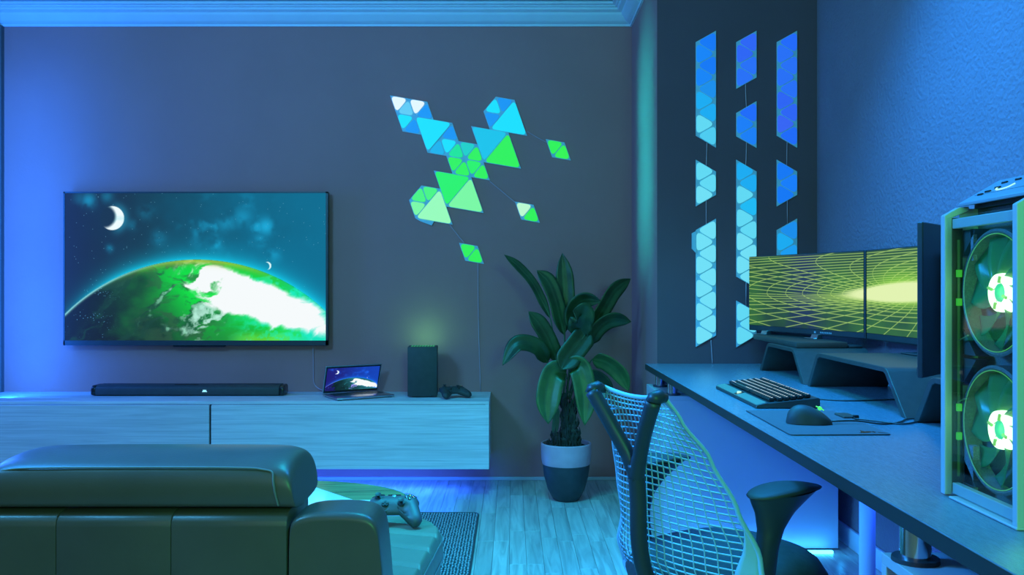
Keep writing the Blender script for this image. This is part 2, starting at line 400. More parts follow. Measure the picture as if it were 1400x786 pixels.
# floor: base + oak strips
fb = NB(); box(fb, XL-.1, XR+.1, YF, D+.1, -.10, -.0145)
floor = struct('floor', fb, mat('floor_joint', (.10, .09, .08), .8))
PW = .066
base = {}
def strip_mesh(l):
    if l in base: return base[l]
    bm = NB(); box(bm, .0005, PW-.0005, .0005, l-.0005, -.014, 0, .0007, 1)
    me = bpy.data.meshes.new('plank'); bm.to_mesh(me); bm.free(); me.materials.append(M_floor); base[l] = me; return me
nx = int((XR-XL)/PW)+1
rest = NB(); cnt = 0
for i in range(nx):
    x = XR-(i+1)*PW
    y = D-random.choice((.15, .25, .35, .45, .6))
    l = D-y
    while True:
        vis = (x+PW > -.36 and y+l > 2.85 and y < D)
        if vis and cnt < 290:
            o = bpy.data.objects.new('plank', strip_mesh(round(l, 2))); COL.objects.link(o); o.location = (x, y, 0); o.parent = floor; cnt += 1
        else: box(rest, x+.0005, x+PW-.0005, y+.0005, y+l-.0005, -.014, 0)
        if y <= YF+.01: break
        l = random.choice((.45, .55, .65)); l = min(l, y-YF); y = y-l
finish('planks', rest, M_floor, floor, kind='stuff')

b = NB(); box(b, XL-.1, PX+.02, D, D+.1, 0, 2.7); struct('wall_back', b, M_wall)
b = NB(); box(b, XL-.1, XL, YF, D+.1, 0, 2.7); struct('wall_left', b, M_wall)
b = NB(); box(b, XR, XR+.1, YF, D, 0, 2.7); struct('wall_right', b, M_wallR)
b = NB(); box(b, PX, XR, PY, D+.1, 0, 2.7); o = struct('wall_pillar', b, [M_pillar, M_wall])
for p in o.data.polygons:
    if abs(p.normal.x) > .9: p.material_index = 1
b = NB(); box(b, XL-.1, XR+.1, YF, D+.1, ZC, ZC+.1); struct('ceiling', b, M_white)
# narrow pilaster on the left edge
b = NB(); box(b, -2.96, -2.776, D-.035, D, 0, 2.48, .003, 1); struct('trim_3', b, mat('brown_grey_paint', (.10, .09, .085), .7))
# cornice: profile (out from wall, height)
prof = [(0, 2.478), (.010, 2.478), (.012, 2.487), (.028, 2.492), (.040, 2.503), (.056, 2.520), (.062, 2.526), (.064, 2.536), (.074, 2.540), (.086, 2.545), (.090, 2.555), (.100, 2.557), (.104, 2.563), (.118, 2.566), (.118, ZC-.004), (0, ZC-.004)]
def cornice(name, path):
    """path: corner points with the inward mitre direction"""
    bm = NB(); rows = []
    for (x, y, mx, my) in path: rows.append([(x+mx*p, y+my*p, z) for p, z in prof])
    grid(bm, rows)
    for r in (rows[0], rows[-1]): bm.faces.new([bm.verts.new(p) for p in r])
    bmesh.ops.recalc_face_normals(bm, faces=bm.faces); return struct(name, bm, M_white, smooth='auto')
cornice('trim_1', [(XL, D, 1, -1), (PX, D, -1, -1)])
cornice('trim_2', [(PX, D, -1, -1), (PX, PY, -1, -1), (XR, PY, -1, -1)])
cornice('trim_4', [(XR, PY, -1, -1), (XR, YF, -1, 0)])
b = NB(); box(b, -2.776, PX-.012, D-.012, D, 0, .018, .002, 1); struct('baseboard_back', b, mat('grey_skirting', (.45, .45, .47), .5))
b = NB(); box(b, PX-.012, PX, PY, D-.012, 0, .018, .002, 1); struct('baseboard_pillar', b, mat('grey_skirting', (.45, .45, .47), .5))
b = NB(); box(b, XR-.014, XR, YF, PY, 0, .078, .003, 1); struct('baseboard_right', b, M_white)

# ------------------------------------------------------------------ television
t = thing('television', 'large wall-mounted flat television showing a planet and moon', 'television', (-1.704, D-.10, .744))
x0, x1, z0, z1 = -2.421, -.993, .740, 1.569; yf = 4.70
b = NB(); box(b, x0, x1, yf, yf+.03, z0, z1, .002, 1); finish('casing', b, M_dark, t)
b = NB(); box(b, x0+.2, x1-.2, yf+.03, D-.001, z0+.2, z1-.2); finish('wall_bracket', b, M_dark, t)
b = NB()
for (a0, a1, c0, c1) in ((x0, x1, z1-.008, z1), (x0, x1, z0, z0+.026), (x0, x0+.008, z0, z1), (x1-.012, x1, z0, z1)): box(b, a0, a1, yf-.004, yf, c0, c1)
finish('bezel', b, M_dark, t)
b = NB(); box(b, x0+.59, x0+.87, yf-.002, yf+.02, z0-.008, z0, .002, 1); finish('sensor_bar', b, M_black, t)
M_tv = screen_mat('television_picture', 1.0)
picture('screen', (x0+.008, yf-.0015, z0+.026), (x1-x0-.020, 0, 0), (0, 0, z1-z0-.034), planet(420, 236), M_tv, t)
b = NB(); tube(b, smooth_pts([P(428, 473, 4.745), P(428.5, 505, 4.75), P(429, 522, 4.75), P(434, 530, 4.74), P(444, 534.5, 4.68)]), .0022, 6)
tag(finish('cable', b, M_potw, smooth=True), 'thin pale cable hanging from the television to the laptop', 'cable')

# ------------------------------------------------------------------ low media cabinet
CX1 = -.1145; CF = 4.36; CT = .482; CB = .147
t = thing('media_cabinet', 'long low whitewashed wooden media cabinet floating under the television', 'cabinet', (-1.5, 4.56, CB))
b = NB(); box(b, -3.0, CX1, CF+.002, D-.001, CT-.016, CT, .0015, 1); finish('top_board', b, M_cabwood, t)
for xa, xb in ((CX1-.02, CX1), (-3.0, -2.98)): b = NB(); box(b, xa, xb, CF, D-.001, CB, CT-.016, .0015, 1); finish('side_panel', b, M_cabwood, t)
b = NB(); box(b, -2.98, CX1-.02, CF+.02, D-.001, CB, CB+.018); finish('bottom_board', b, M_cabwood, t)
b = NB(); box(b, -2.98, CX1-.02, D-.02, D-.001, CB+.018, CT-.016); finish('back_board', b, M_dark, t)
for xa, xb in ((-3.0, -1.5115), (-1.5015, CX1)):
    b = NB(); box(b, xa, xb, CF-.018, CF, CB-.002, CT-.0168, .0015, 1); finish('door', b, M_cabwood, t)
area('under_cabinet_strip', (-1.6, 4.50, .135), (-1.6, 4.62, -1), .04, 26, (.012, .10, 1.0), None)
bpy.data.lights['under_cabinet_strip'].shape = 'RECTANGLE'; bpy.data.lights['under_cabinet_strip'].size = 2.6; bpy.data.lights['under_cabinet_strip'].size_y = .03
b = NB(); box(b, -2.9, -.3, 4.49, 4.51, .137, .145); finish('light_strip', b, emis('blue_led', (.03, .14, 1.0), 6), t)

# soundbar
t = thing('soundbar', 'long slim black soundbar on the media cabinet under the television', 'speaker', (-1.7, 4.61, CT))
prof_s = [(4.565, CT+.006), (4.567, CT+.045), (4.585, CT+.056), (4.66, CT+.058), (4.672, CT+.045), (4.672, CT+.006), (4.655, CT), (4.585, CT)]
b = NB(); prism(b, prof_s, 0, -2.188, -1.222, .004); finish('grille_body', b, M_darkrough, t, smooth='auto')
for xa, xb in ((-2.212, -2.188), (-1.222, -1.200)):
    b = NB(); prism(b, [(y*.96+4.61*.04, CT+(z-CT)*.96+.001) for y, z in prof_s], 0, xa, xb, .006); finish('end_cap', b, M_black, t, smooth='auto')
b = NB(); box(b, -1.78, -1.66, 4.592, 4.61, CT+.0575, CT+.0595); finish('control_panel', b, M_black, t)
M_logo = emis('white_logo_print', (.35, .75, .9), .9, (.6, .7, .7))
b = NB(); yl = 4.5645
def stroke(bm, x0, x1, z0, z1): box(bm, x0, x1, yl-.001, yl+.002, CT+z0, CT+z1)
lx = -1.625
stroke(b, lx+.004, lx+.0065, .022, .033); stroke(b, lx, lx+.0065, .022, .0245)
for k in (0,):
    stroke(b, lx+.009, lx+.0115, .022, .033); stroke(b, lx+.009, lx+.0155, .0305, .033); stroke(b, lx+.009, lx+.0155, .0265, .0285); stroke(b, lx+.009, lx+.0155, .022, .0245); stroke(b, lx+.0145, lx+.0165, .023, .032)
stroke(b, lx+.019, lx+.0215, .022, .033); stroke(b, lx+.019, lx+.0255, .022, .0245)
finish('logo', b, M_logo, t)

# laptop
LR = math.radians(32)
t = thing('laptop', 'slim silver laptop half open on the media cabinet', 'laptop', (-.99, 4.545, CT), LR)
# local: x along hinge, -y to the front
LW = .312
def LB(name, bm, m, **k): return finish(name, bm, m, t, world=False, **k)
b = NB(); box(b, 0, LW, -.215, 0, .004, .015, .004, 2); LB('body', b, M_alu, smooth='auto')
for fx in (.02, LW-.02):
    for fy in (-.2, -.015): b = NB(); box(b, fx-.01, fx+.01, fy-.006, fy+.006, 0, .004); LB('foot', b, M_dark)
b = NB()
for r in range(5):
    for c in range(14): box(b, .022+c*.0194, .022+c*.0194+.016, -.035-r*.0185-.015, -.035-r*.0185, .015, .0165)
LB('keys', b, M_dark, kind='stuff')
b = NB(); box(b, LW/2-.05, LW/2+.05, -.205, -.138, .0148, .0153); LB('touchpad', b, M_alu)
sh = .152; sv = Vector((0, -.052, .142)); sl = sv.length; sn = sv.normalized(); nn = Vector((1, 0, 0)).cross(sn)
fr = Matrix(((1, 0, 0), tuple(sn), tuple(nn))).transposed().to_4x4(); fr.translation = Vector((0, 0, .015))
b = NB(); tt = NB(); box(tt, 0, LW, 0, sl+.004, -.006, 0, .002, 1); merge(b, tt, fr); LB('lid', b, M_alu, smooth='auto')
b = NB(); tt = NB(); box(tt, .004, LW-.004, .003, sl, -.0, .0008); merge(b, tt, fr); LB('bezel', b, M_black)
o3 = MI[t.name].inverted()
a = o3 @ (fr @ Vector((.010, .014, .0014))); ux = o3.to_3x3() @ (fr.to_3x3() @ Vector((LW-.020, 0, 0))); uy = o3.to_3x3() @ (fr.to_3x3() @ Vector((0, sl-.021, 0)))
picture('screen', a, ux, uy, planet(160, 92, True), M_tv, t)

# game console
t = thing('game_console', 'upright black tower game console on the media cabinet', 'game console', (-.468, 4.575, CT), math.radians(3))
b = NB(); box(b, -.076, .076, -.07, .075, .006, .262, .003, 2); finish('casing', b, M_darkrough, t, world=False, smooth='auto')
b = NB(); cyl(b, (0, 0), .062, 0, .006, 32); finish('base', b, M_dark, t, world=False)
b = NB()
for i in range(9):
    for j in range(8): cyl(b, (-.056+i*.014, -.05+j*.0145), .0048, .2622, .2632, 8)
finish('vent_holes', b, emis('green_vent', (.02, .30, .10), .8), t, world=False, kind='stuff')
area('console_glow', (-.468, 4.63, .755), (-.468, 4.76, .90), .07, .30, (.15, 1.0, .35))

# ------------------------------------------------------------------ controllers
def controller(name, label, loc, rz, rx, s=1.0, ry=0, m1=None, grp=None):
    t = thing(name, label, 'game controller', loc, rz, grp, rx=rx, ry=ry)
    caps = [((-.045, .010), (.045, .010), .033, .020), ((-.050, .006), (-.066, -.055), .024, .019), ((.050, .006), (.066, -.055), .024, .019), ((-.02, .0), (.02, .0), .034, .018)]
    def T(x, y):
        acc = 0
        for (ax, ay), (bx, by), r, h in caps:
            vx, vy = bx-ax, by-ay; k = max(0, min(1, ((x-ax)*vx+(y-ay)*vy)/(vx*vx+vy*vy)))
            dd = math.hypot(x-ax-k*vx, y-ay-k*vy)
            if dd < r: acc += (h*math.sqrt(1-(dd/r)**2))**4
        return acc**.25
    NT, NR = 64, 12
    top = []; bot = []
    for i in range(NT):
        a = 2*PI*i/NT; lo, hi = 0, .12
        q = .12
        while q > 0 and T(q*math.cos(a), q*math.sin(a)) <= 0: q -= .0006
        top.append([(k/NR)**.6*q for k in range(NR+1)])
    def pz(x, y, s_):
        drop = .010*max(0, -y/.06)**1.5
        return (T(x, y)*(1.0 if s_ > 0 else .85))*s_*.95 - drop
    b = NB()
    for s_ in (1, -1):
        rows = []
        for i in range(NT+1):
            a = 2*PI*(i % NT)/NT; rows.append([(r*math.cos(a)*s, r*math.sin(a)*s, pz(r*math.cos(a), r*math.sin(a), s_)*s if k < NR else pz(r*math.cos(a), r*math.sin(a), 0)*s) for k, r in enumerate(top[i % NT])])
        grid(b, rows)
    bmesh.ops.remove_doubles(b, verts=b.verts, dist=.0002); bmesh.ops.recalc_face_normals(b, faces=b.faces)
    finish('shell', b, m1 or M_darkrough, t, world=False, smooth=True)
    for sx, sy in ((-.047, .016), (.024, -.008)):
        b = NB(); z = pz(sx, sy, 1); lathe(b, [(.012, z-.002), (.011, z+.002), (.004, z+.003), (.004, z+.009), (.0085, z+.010), (.0092, z+.0125), (.006, z+.0120), (0.0005, z+.0115)], (sx, sy, 0), 20)
        b.transform(Matrix.Scale(s, 4)); finish('thumbstick', b, M_dark, t, world=False, smooth='auto')
    b = NB(); z = pz(-.024, -.010, 1); lathe(b, [(.0005, z+.001), (.011, z+.001), (.0115, z-.003)], (-.024, -.010, 0), 20); box(b, -.034, -.014, -.0135, -.0065, z, z+.0035, .001, 1); box(b, -.0275, -.0205, -.020, 0, z, z+.0035, .001, 1)
    b.transform(Matrix.Scale(s, 4)); finish('direction_pad', b, M_dark, t, world=False)
    for k, (bx, by, c) in enumerate(((.049, .028, (.9, .75, .1)), (.049, .006, (.2, .8, .3)), (.038, .017, (.2, .4, .9)), (.060, .017, (.8, .2, .2)))):
        b = NB(); z = pz(bx, by, 1); lathe(b, [(.0048, z-.003), (.0046, z+.002), (.0005, z+.003)], (bx, by, 0), 14); b.transform(Matrix.Scale(s, 4))
        finish('button', b, M_black, t, world=False, smooth='auto')
        b = NB(); box(b, bx-.0014, bx+.0014, by-.002, by+.002, z+.0028, z+.0034); b.transform(Matrix.Scale(s, 4)); finish('button_symbol', b, emis('sym%d' % k, c, .35, c), t, world=False)
    for sx in (-1, 1):
        b = NB(); tube(b, smooth_pts([(sx*.030, .040, .006), (sx*.048, .040, .005), (sx*.066, .032, .001)]), [.007]*17 if False else .007, 8); b.transform(Matrix.Scale(s, 4)); finish('shoulder_button', b, M_black, t, world=False, smooth=True)
    b = NB(); box(b, -.020, .020, .040, .046, -.001, .010, .002, 1); b.transform(Matrix.Scale(s, 4)); finish('front_strip', b, M_black, t, world=False)
    b = NB(); z = pz(0, .026, 1); lathe(b, [(.007, z-.002), (.0065, z+.001), (.0005, z+.0015)], (0, .026, 0), 18); b.transform(Matrix.Scale(s, 4)); finish('home_button', b, M_alu, t, world=False)
    return t
controller('game_controller', 'black game controller lying beside the tower console on the cabinet', (-.305, 4.50, CT+.037), math.radians(28), math.radians(10), .92)
controller('game_controller', 'dark grey game controller resting on the leather footrest', (-.340, 2.50, .424), math.radians(3), math.radians(24), .94, m1=mat('grey_controller_shell', (.075, .085, .085), .5, bump=(300, .1, .001)))

# ------------------------------------------------------------------ triangle wall lights
def rtri(c, pts, shrink, rad, seg=5):
    """rounded inset triangle outline from 3 points (2D)"""
    c = np.mean(pts, 0); pts = [c+(np.array(p)-c)*shrink for p in pts]
    out = []
    for i in range(3):
        p = pts[i]; a = pts[i-1]-p; b_ = pts[(i+1) % 3]-p; L = np.linalg.norm(a)
        a = a/L; b_ = b_/np.linalg.norm(b_); k = rad*L
        s_, e_ = p+a*k, p+b_*k
        for q in range(seg+1):
            u = q/seg; out.append((1-u)**2*s_+2*u*(1-u)*p+u*u*e_)
    return [tuple(o) for o in out]
M_base = mat('translucent_light_base', (.25, .45, .55), .5, emit=S(60, 140, 180), estr=.22)
EM = {}
def led(c, k=1.0):
    key = (tuple(int(v) for v in c), k)
    if key not in EM: EM[key] = mat('panel_glow_%d_%d_%d' % key[0], (.04, .04, .04), .5, emit=S(*c), estr=k)
    return EM[key]
def light_panel(parent, pts, col, y0, mirror=False, shrink=.90, rad=.30, depth=.009):
    """pts: three (x,z) corners on the wall; y0: wall plane"""
    b = NB(); prism(b, [tuple(p) for p in pts], 1, y0-depth*.6, y0-.0005)
    pn = finish('light_panel', b, M_base, parent)
    b = NB(); prism(b, rtri(None, [np.array(p) for p in pts], shrink, rad), 1, y0-depth-.001, y0-depth*.6+.0005)
    finish('diffuser', b, led(col, 1.0), pn)
    return pn
SCL = D/F
def lat(i, j):      # lattice of the cluster on the back wall
    cx, cy = 97+74.3*i+25*j, 60+12.8*i+71.6*j
    px, py = 500+cx/2.91, 110+cy/2.91
    return ((px-700)*SCL, H-(py-393)*SCL)
Y0 = D
t = thing('triangle_wall_light', 'large zigzag cluster of blue and green triangle light panels on the grey wall', 'wall light', (-.35, D, 1.7))
Dn = lambda i, j: [lat(i, j), lat(i+1, j), lat(i, j+1)]
Un = lambda i, j: [lat(i+1, j), lat(i+1, j+1), lat(i, j+1)]
D2 = lambda i, j: [lat(i, j), lat(i+2, j), lat(i, j+2)]
U2 = lambda i, j: [lat(i+2, j), lat(i+2, j+2), lat(i, j+2)]
W_, PC, CY, BL, MB_ = (225, 242, 250), (95, 195, 232), (18, 218, 246), (16, 140, 235), (22, 170, 225)
TG, TL, GR, GG, LG, PG, VG = (20, 222, 140), (24, 200, 190), (44, 236, 64), (36, 236, 84), (70, 238, 110), (120, 242, 150), (150, 246, 175)
for pts, c in ((Dn(0, 0), W_), (Un(0, 0), PC), (Dn(1, 0), W_), (Un(1, 0), BL), (Dn(0, 1), CY), (Un(0, 1), BL),
               (Un(2, 1), BL), (Dn(2, 2), CY), (Un(1, 2), MB_), (Un(2, 2), TG), (Dn(3, 2), TL), (Un(3, 2), GR), (Dn(2, 3), GR), (Un(2, 3), GR), (Dn(3, 3), GG), (Un(3, 3), GR),
               (Un(5, -1), CY), (Dn(6, -1), BL), (Dn(5, 0), BL), (Un(-1, 5), LG), (Dn(0, 5), LG), (Dn(-1, 6), PG)):
    light_panel(t, pts, c, Y0)
for pts, c in ((D2(1, 1), CY), (D2(4, 1), (18, 188, 226)), (U2(4, 1), GR), (U2(5, -1), CY), (D2(1, 4), GG), (U2(1, 4), PG), (U2(-1, 5), VG)):
    light_panel(t, pts, c, Y0-.004, shrink=.955, rad=.13, depth=.011)
a0, a1 = lat(-1, 7), lat(0, 7)
b = NB(); prism(b, [a0, a1, (a1[0]-.012, a1[1]-.022), (a0[0]+.030, a0[1]-.018)], 1, Y0-.012, Y0-.0005); finish('controller_clip', b, M_base, t)
for (i, j, c1, c2, lb) in ((8, 1, GR, (50, 238, 60), 'green diamond pair of triangle light panels, the one highest on the grey wall'), (5, 5, (185, 245, 200), GR, 'diamond pair of triangle light panels, half whitish and half green'), (1, 8, GR, GR, 'green diamond pair of triangle light panels, lowest on the grey wall')):
    c0 = lat(i+1, j+1)
    t = thing('diamond_wall_light', lb, 'wall light', (c0[0], D, c0[1]), group='diamond light pairs on the back wall')
    light_panel(t, Dn(i, j), c1, Y0); light_panel(t, Un(i, j), c2, Y0)
def wire(name, label, pts, r=.0022, m=None, cat='cable', grp=None):
    b = NB(); tube(b, smooth_pts(pts, 5), r, 5); return tag(finish(name, b, m or M_potw, smooth=True), label, cat, grp)
def cp(cx, cy, y=D-.003): return P(500+cx/2.91, 110+cy/2.91, y)
wire('light_cable', 'thin cable from the large triangle cluster to the highest diamond light', [cp(642, 203), cp(685, 228), cp(722, 248)])
wire('light_cable', 'thin cable from the large triangle cluster to the whitish and green diamond light', [cp(492, 400), cp(560, 456), cp(603, 492)])
wire('light_cable', 'thin cable from the large triangle cluster to the lowest diamond light', [cp(335, 575), cp(370, 620), cp(392, 646)])
wire('light_cable', 'thin cable hanging from the lowest diamond light to the media cabinet', [cp(447, 726), P(653.5, 368, D-.003), P(654.5, 450, D-.003), P(657, 534, D-.003)])

# columns of mini triangles on the pillar
YP = PY; SP = PY/F
def pp(px, py): return ((px-700)*SP, H-(py-393)*SP)
B1, B2, B3, B4, B5, PA, PB = (12, 112, 240), (14, 125, 242), (20, 135, 230), (20, 165, 236), (24, 180, 238), (95, 212, 238), (110, 218, 240)
RB, R2, R3 = (42, 92, 240), (36, 104, 242), (26, 98, 244)
cols = {0: (951.0, 978.6), 1: (1006.3, 1034.0), 2: (1061.6, 1089.4)}
s = 31.93
def strip(c, yl, yr, first, colors, label):
    xl, xr = cols[c]
    t = thing('triangle_light_strip', label, 'wall light', (*[(v) for v in (pp((xl+xr)/2, 0)[0], PY, pp(0, (yl+yr)/2)[1])],), group='strips of small triangle lights on the dark pillar')
    L, R = yl, yr; side = first
    for col in colors:
        if side == 'R':   # flat edge on the left, pointing right: L, L+s, R
            pts = [pp(xl, L), pp(xr, R), pp(xl, L+s)]; L += s
        else:             # flat edge on the right, pointing left
            pts = [pp(xl, L), pp(xr, R), pp(xr, R+s)]; R += s
        light_panel(t, pts, col, YP, shrink=.915, rad=.30)
        side = 'L' if side == 'R' else 'R'
    return t
strip(0, 57.9, 42.4, 'L', [B1, B2, B1, B2, B3, B4, B4, PA, (75, 198, 234)], 'tall light strip shading from blue down to pale cyan, left column, topmost')
strip(0, 218.5, 234.7, 'R', [PA, PA, PB], 'short pale cyan light strip in the middle of the left column')
s1c = strip(0, 314.5, 298.9, 'L', [PB]*10, 'longest all pale cyan light strip, at the bottom of the left column')
a = [pp(951, 316), pp(945.5, 319), pp(945.5, 340), pp(951, 346)]
b = NB(); prism(b, a, 1, PY-.012, PY-.0005); finish('controller_clip', b, M_base, s1c)
strip(1, 57.9, 42.4, 'L', [RB, RB, R2, R2], 'short royal blue light strip at the top of the middle column')
strip(1, 154.6, 138.4, 'L', [R3, (20, 118, 242), (20, 118, 240)], 'three-panel bright blue light strip, second from top of the middle column')
strip(1, 218.5, 234.7, 'R', [B4, B4, PA, B5, PA, PA, PB, PB, PB, PB], 'long light strip in the middle column turning from cyan blue to pale cyan')
strip(1, 410.8, 426.4, 'R', [PA, PA, PA], 'short pale cyan light strip low in the middle column beside the monitor')
strip(2, 57.9, 42.4, 'L', [(30, 98, 246), R2, R2, R2, R2, RB, RB, (52, 92, 240), R3], 'tall all royal blue light strip at the top of the right column')
strip(2, 218.5, 234.7, 'R', [B1, (16, 118, 245), B1], 'short blue light strip in the middle of the right column')
strip(2, 314.5, 298.9, 'L', [B3, B4, (20, 150, 236), B4, PA], 'light strip in the right column half hidden behind the farthest monitor')
def pw(px, py): return P(px, py, PY-.003)
for lb, pts in (('thin cable joining the top and middle strips of the left column', [(966.5, 194), (966.2, 210), (965.5, 227)]), ('thin cable joining the middle and bottom strips of the left column', [(965.5, 273), (965.5, 306)]),
                ('thin cable joining the two upper strips of the middle column', [(1019.3, 114), (1019.6, 130), (1020.4, 146)]), ('thin cable joining the second and long strips of the middle column', [(1020.6, 194), (1020.2, 212), (1019.6, 226)]),
                ('thin cable joining the top and middle strips of the right column', [(1076, 194), (1075.6, 227)]), ('thin cable joining the middle and lower strips of the right column', [(1076.3, 273), (1076.6, 306)]),
                ('thin cable joining the long and lowest strips of the middle column', [(1020, 386), (1020, 418)]),
                ('thin cable running from the left column of lights down to the desk', [(972, 465), (973, 480), (974, 497)])):
    wire('light_cable', lb, [pw(*p) for p in pts])

# ------------------------------------------------------------------ sofa
SY = 1.752
t = thing('sofa', 'dark leather sofa seen from behind with a padded headrest', 'sofa', (-.9, 2.1, 0))
def pad(name, x0, x1, y0, y1, z0, z1, bev, m=M_leather, seg=6, bulge=0, parent=None):
    b = NB(); box(b, x0, x1, y0, y1, z0, z1, bev, seg)
    return finish(name, b, m, parent or t, smooth=True)
# headrest, a profile with a rolled top and a tucked lower edge
hp = [(SY+.02, .600), (SY+.004, .612), (SY-.004, .640), (SY-.002, .665), (SY+.004, .680), (SY+.010, .687), (SY+.03, .697), (SY+.07, .706), (SY+.13, .709), (SY+.185, .705), (SY+.215, .690), (SY+.228, .66), (SY+.228, .62), (SY+.21, .60)]
rows = []; xa, xb = -1.075, -.446
yc = sum(p[0] for p in hp)/len(hp); zc = .62
for (x, k) in ((xa-.004, .45), (xa, .70), (xa+.010, .86), (xa+.035, .955), (xa+.08, 1), (-.85, 1.01), (-.7, 1.01), (xb-.07, 1), (xb-.045, .985), (xb-.025, .95), (xb-.010, .88), (xb-.002, .76), (xb, .60)):
    rows.append([(x+(.010*(1-(z-.6)/.11) if x > -.6 else 0), yc+(y-yc)*(.86+.14*min(1, k)), .598+(z-.598)*k) for y, z in hp])
rows = [r+[r[0]] for r in rows]
b = NB(); grid(b, rows); b.faces.new([b.verts.new(p) for p in rows[0][:-1]]); b.faces.new([b.verts.new(p) for p in rows[-1][:-1]])
bmesh.ops.remove_doubles(b, verts=b.verts, dist=.0001); bmesh.ops.recalc_face_normals(b, faces=b.faces)
hr = finish('headrest', b, M_leather, t, smooth=True)
m_ = hr.modifiers.new('s', 'SUBSURF'); m_.levels = 1; m_.render_levels = 2
b = NB(); tube(b, smooth_pts([(-1.04, SY+.012, .680), (-.98, SY+.007, .6870), (-.8, SY+.007, .6885), (-.56, SY+.007, .688), (xb-.055, SY+.006, .684)]+[(xb-.040+.010*(1-(z-.6)/.11)+.002*k, y-.0008, .598+(z-.598)*.98) for k, (y, z) in enumerate(hp[4:0:-1])]), .0022, 6)
finish('piping', b, M_stitch, hr, smooth=True)
xs = [-1.30, -.9165, -.6855, -.4525]
for i in range(3): 
    b = NB(); prism(b, [(SY+.16, .06), (SY-.004, .06), (SY-.004, .572), (SY-.002, .582), (SY+.004, .590), (SY+.014, .596), (SY+.030, .599), (SY+.16, .600)], 0, xs[i]+.0003, xs[i+1]-.0003, .0025, 2); finish('back_panel', b, M_leather, t, smooth='auto')
pad('back_core', -1.3, -.455, SY+.01, SY+.2, .05, .595, .01)
# arm: rounded top, right side sloping
ap = [(-.4505, .06), (-.4505, .560), (-.447, .578), (-.436, .590), (-.41, .598), (-.35, .6005), (-.302, .5975), (-.280, .588), (-.268, .570), (-.262, .52), (-.245, .30), (-.235, .06)]
rows = []
for y, k in ((SY-.003, .955), (SY-.008, .975), (SY, .995), (SY+.02, 1.0), (SY+.07, 1.005), (SY+.12, .995), (SY+.15, .97), (SY+.165, .90)):
    rows.append([(-.355+(x+.355)*k, y, z*(k if k < .99 else 1)) for x, z in ap])
b = NB(); grid(b, rows); b.faces.new([b.verts.new(p) for p in rows[0]]); b.faces.new([b.verts.new(p) for p in rows[-1]]); bmesh.ops.remove_doubles(b, verts=b.verts, dist=.0001); bmesh.ops.recalc_face_normals(b, faces=b.faces)
o = finish('armrest', b, M_leather, t, smooth=True); m_ = o.modifiers.new('s', 'SUBSURF'); m_.render_levels = 2; m_.levels = 1
# seat / raised footrest in front of the arm
def seat_xy(u, v):       # v 0 near .. 1 far, u 0 left .. 1 right ; rounded far right corner
    y = 1.93+v*.69
    xr = -.232+.034*min(1, v/.7)
    if v > .72: xr -= .20*(1-math.sqrt(max(0, 1-((v-.72)/.28)**2)))
    xl_ = -.455
    if v > .8: xl_ += .10*(1-math.sqrt(max(0, 1-((v-.8)/.2)**2)))
    return (xl_+u*(xr-xl_), y)
rows = []; NU, NV = 46, 90
gro = [.12, .30, .50, .68, .84]
for j in range(NV+1):
    v = j/NV; r = []
    for i in range(NU+1):
        u = 1-(1-i/NU)**1.8 if True else i/NU
        x, y = seat_xy(u, v)
        e = max(0, 1-(1-u)/.06); z = .372-.020*e**2.5
        e2 = max(0, 1-(1-v)/.05); z -= .018*e2**2.5
        bend = .06*(1-u)**.5*1.2
        for k, g in enumerate(gro):
            d_ = (v-(g-.0+.20*(u-.85)*-1.0*(.5 if k > 2 else .7)))
            z -= .012*math.exp(-(d_/.013)**2)*min(1, (1-u)/.08+.25)
        z += .006*math.sin((v*5.6+.1)*2*PI)*0
        z += .005*math.sin(v*6.0*PI)*0
        z += .035*max(0, (.15-v)/.15)**2
        r.append((x, y, z))
    rows.append(r)
b = NB(); grid(b, rows)
side = [rows[j][-1] for j in range(NV+1)] + [rows[-1][i] for i in range(NU-1, -1, -1)] + [rows[j][0] for j in range(NV-1, -1, -1)]
grid(b, [side, [(p[0]+.004, p[1]+.002, p[2]-.012) for p in side], [(p[0]+.006, p[1]+.003, p[2]-.045) for p in side], [(p[0]+.004, p[1], .30) for p in side], [(p[0]-.002, p[1], .27) for p in side], [(p[0], p[1], .05) for p in side]])
bmesh.ops.remove_doubles(b, verts=b.verts, dist=.0002); bmesh.ops.recalc_face_normals(b, faces=b.faces)
ft = finish('seat_cushion', b, M_leatherL, t, smooth=True)
b = NB(); tube(b, [(p[0]+.006, p[1]+.003, .298) for p in side[:NV+8]], .003, 6); tube(b, [(p[0]+.003, p[1]+.001, p[2]-.004) for p in side[:NV+8]], .0022, 6); finish('piping', b, M_stitch, ft, smooth=True)
pad('seat_cushion', -1.30, -.458, SY+.15, 2.46, .06, .37, .04, M_leatherL)
for fx in (-1.2, -.36):
    for fy in (2.05, 2.3): b = NB(); cyl(b, (fx, fy), .022, .0062, .07, 12); finish('foot', b, M_dark, t)

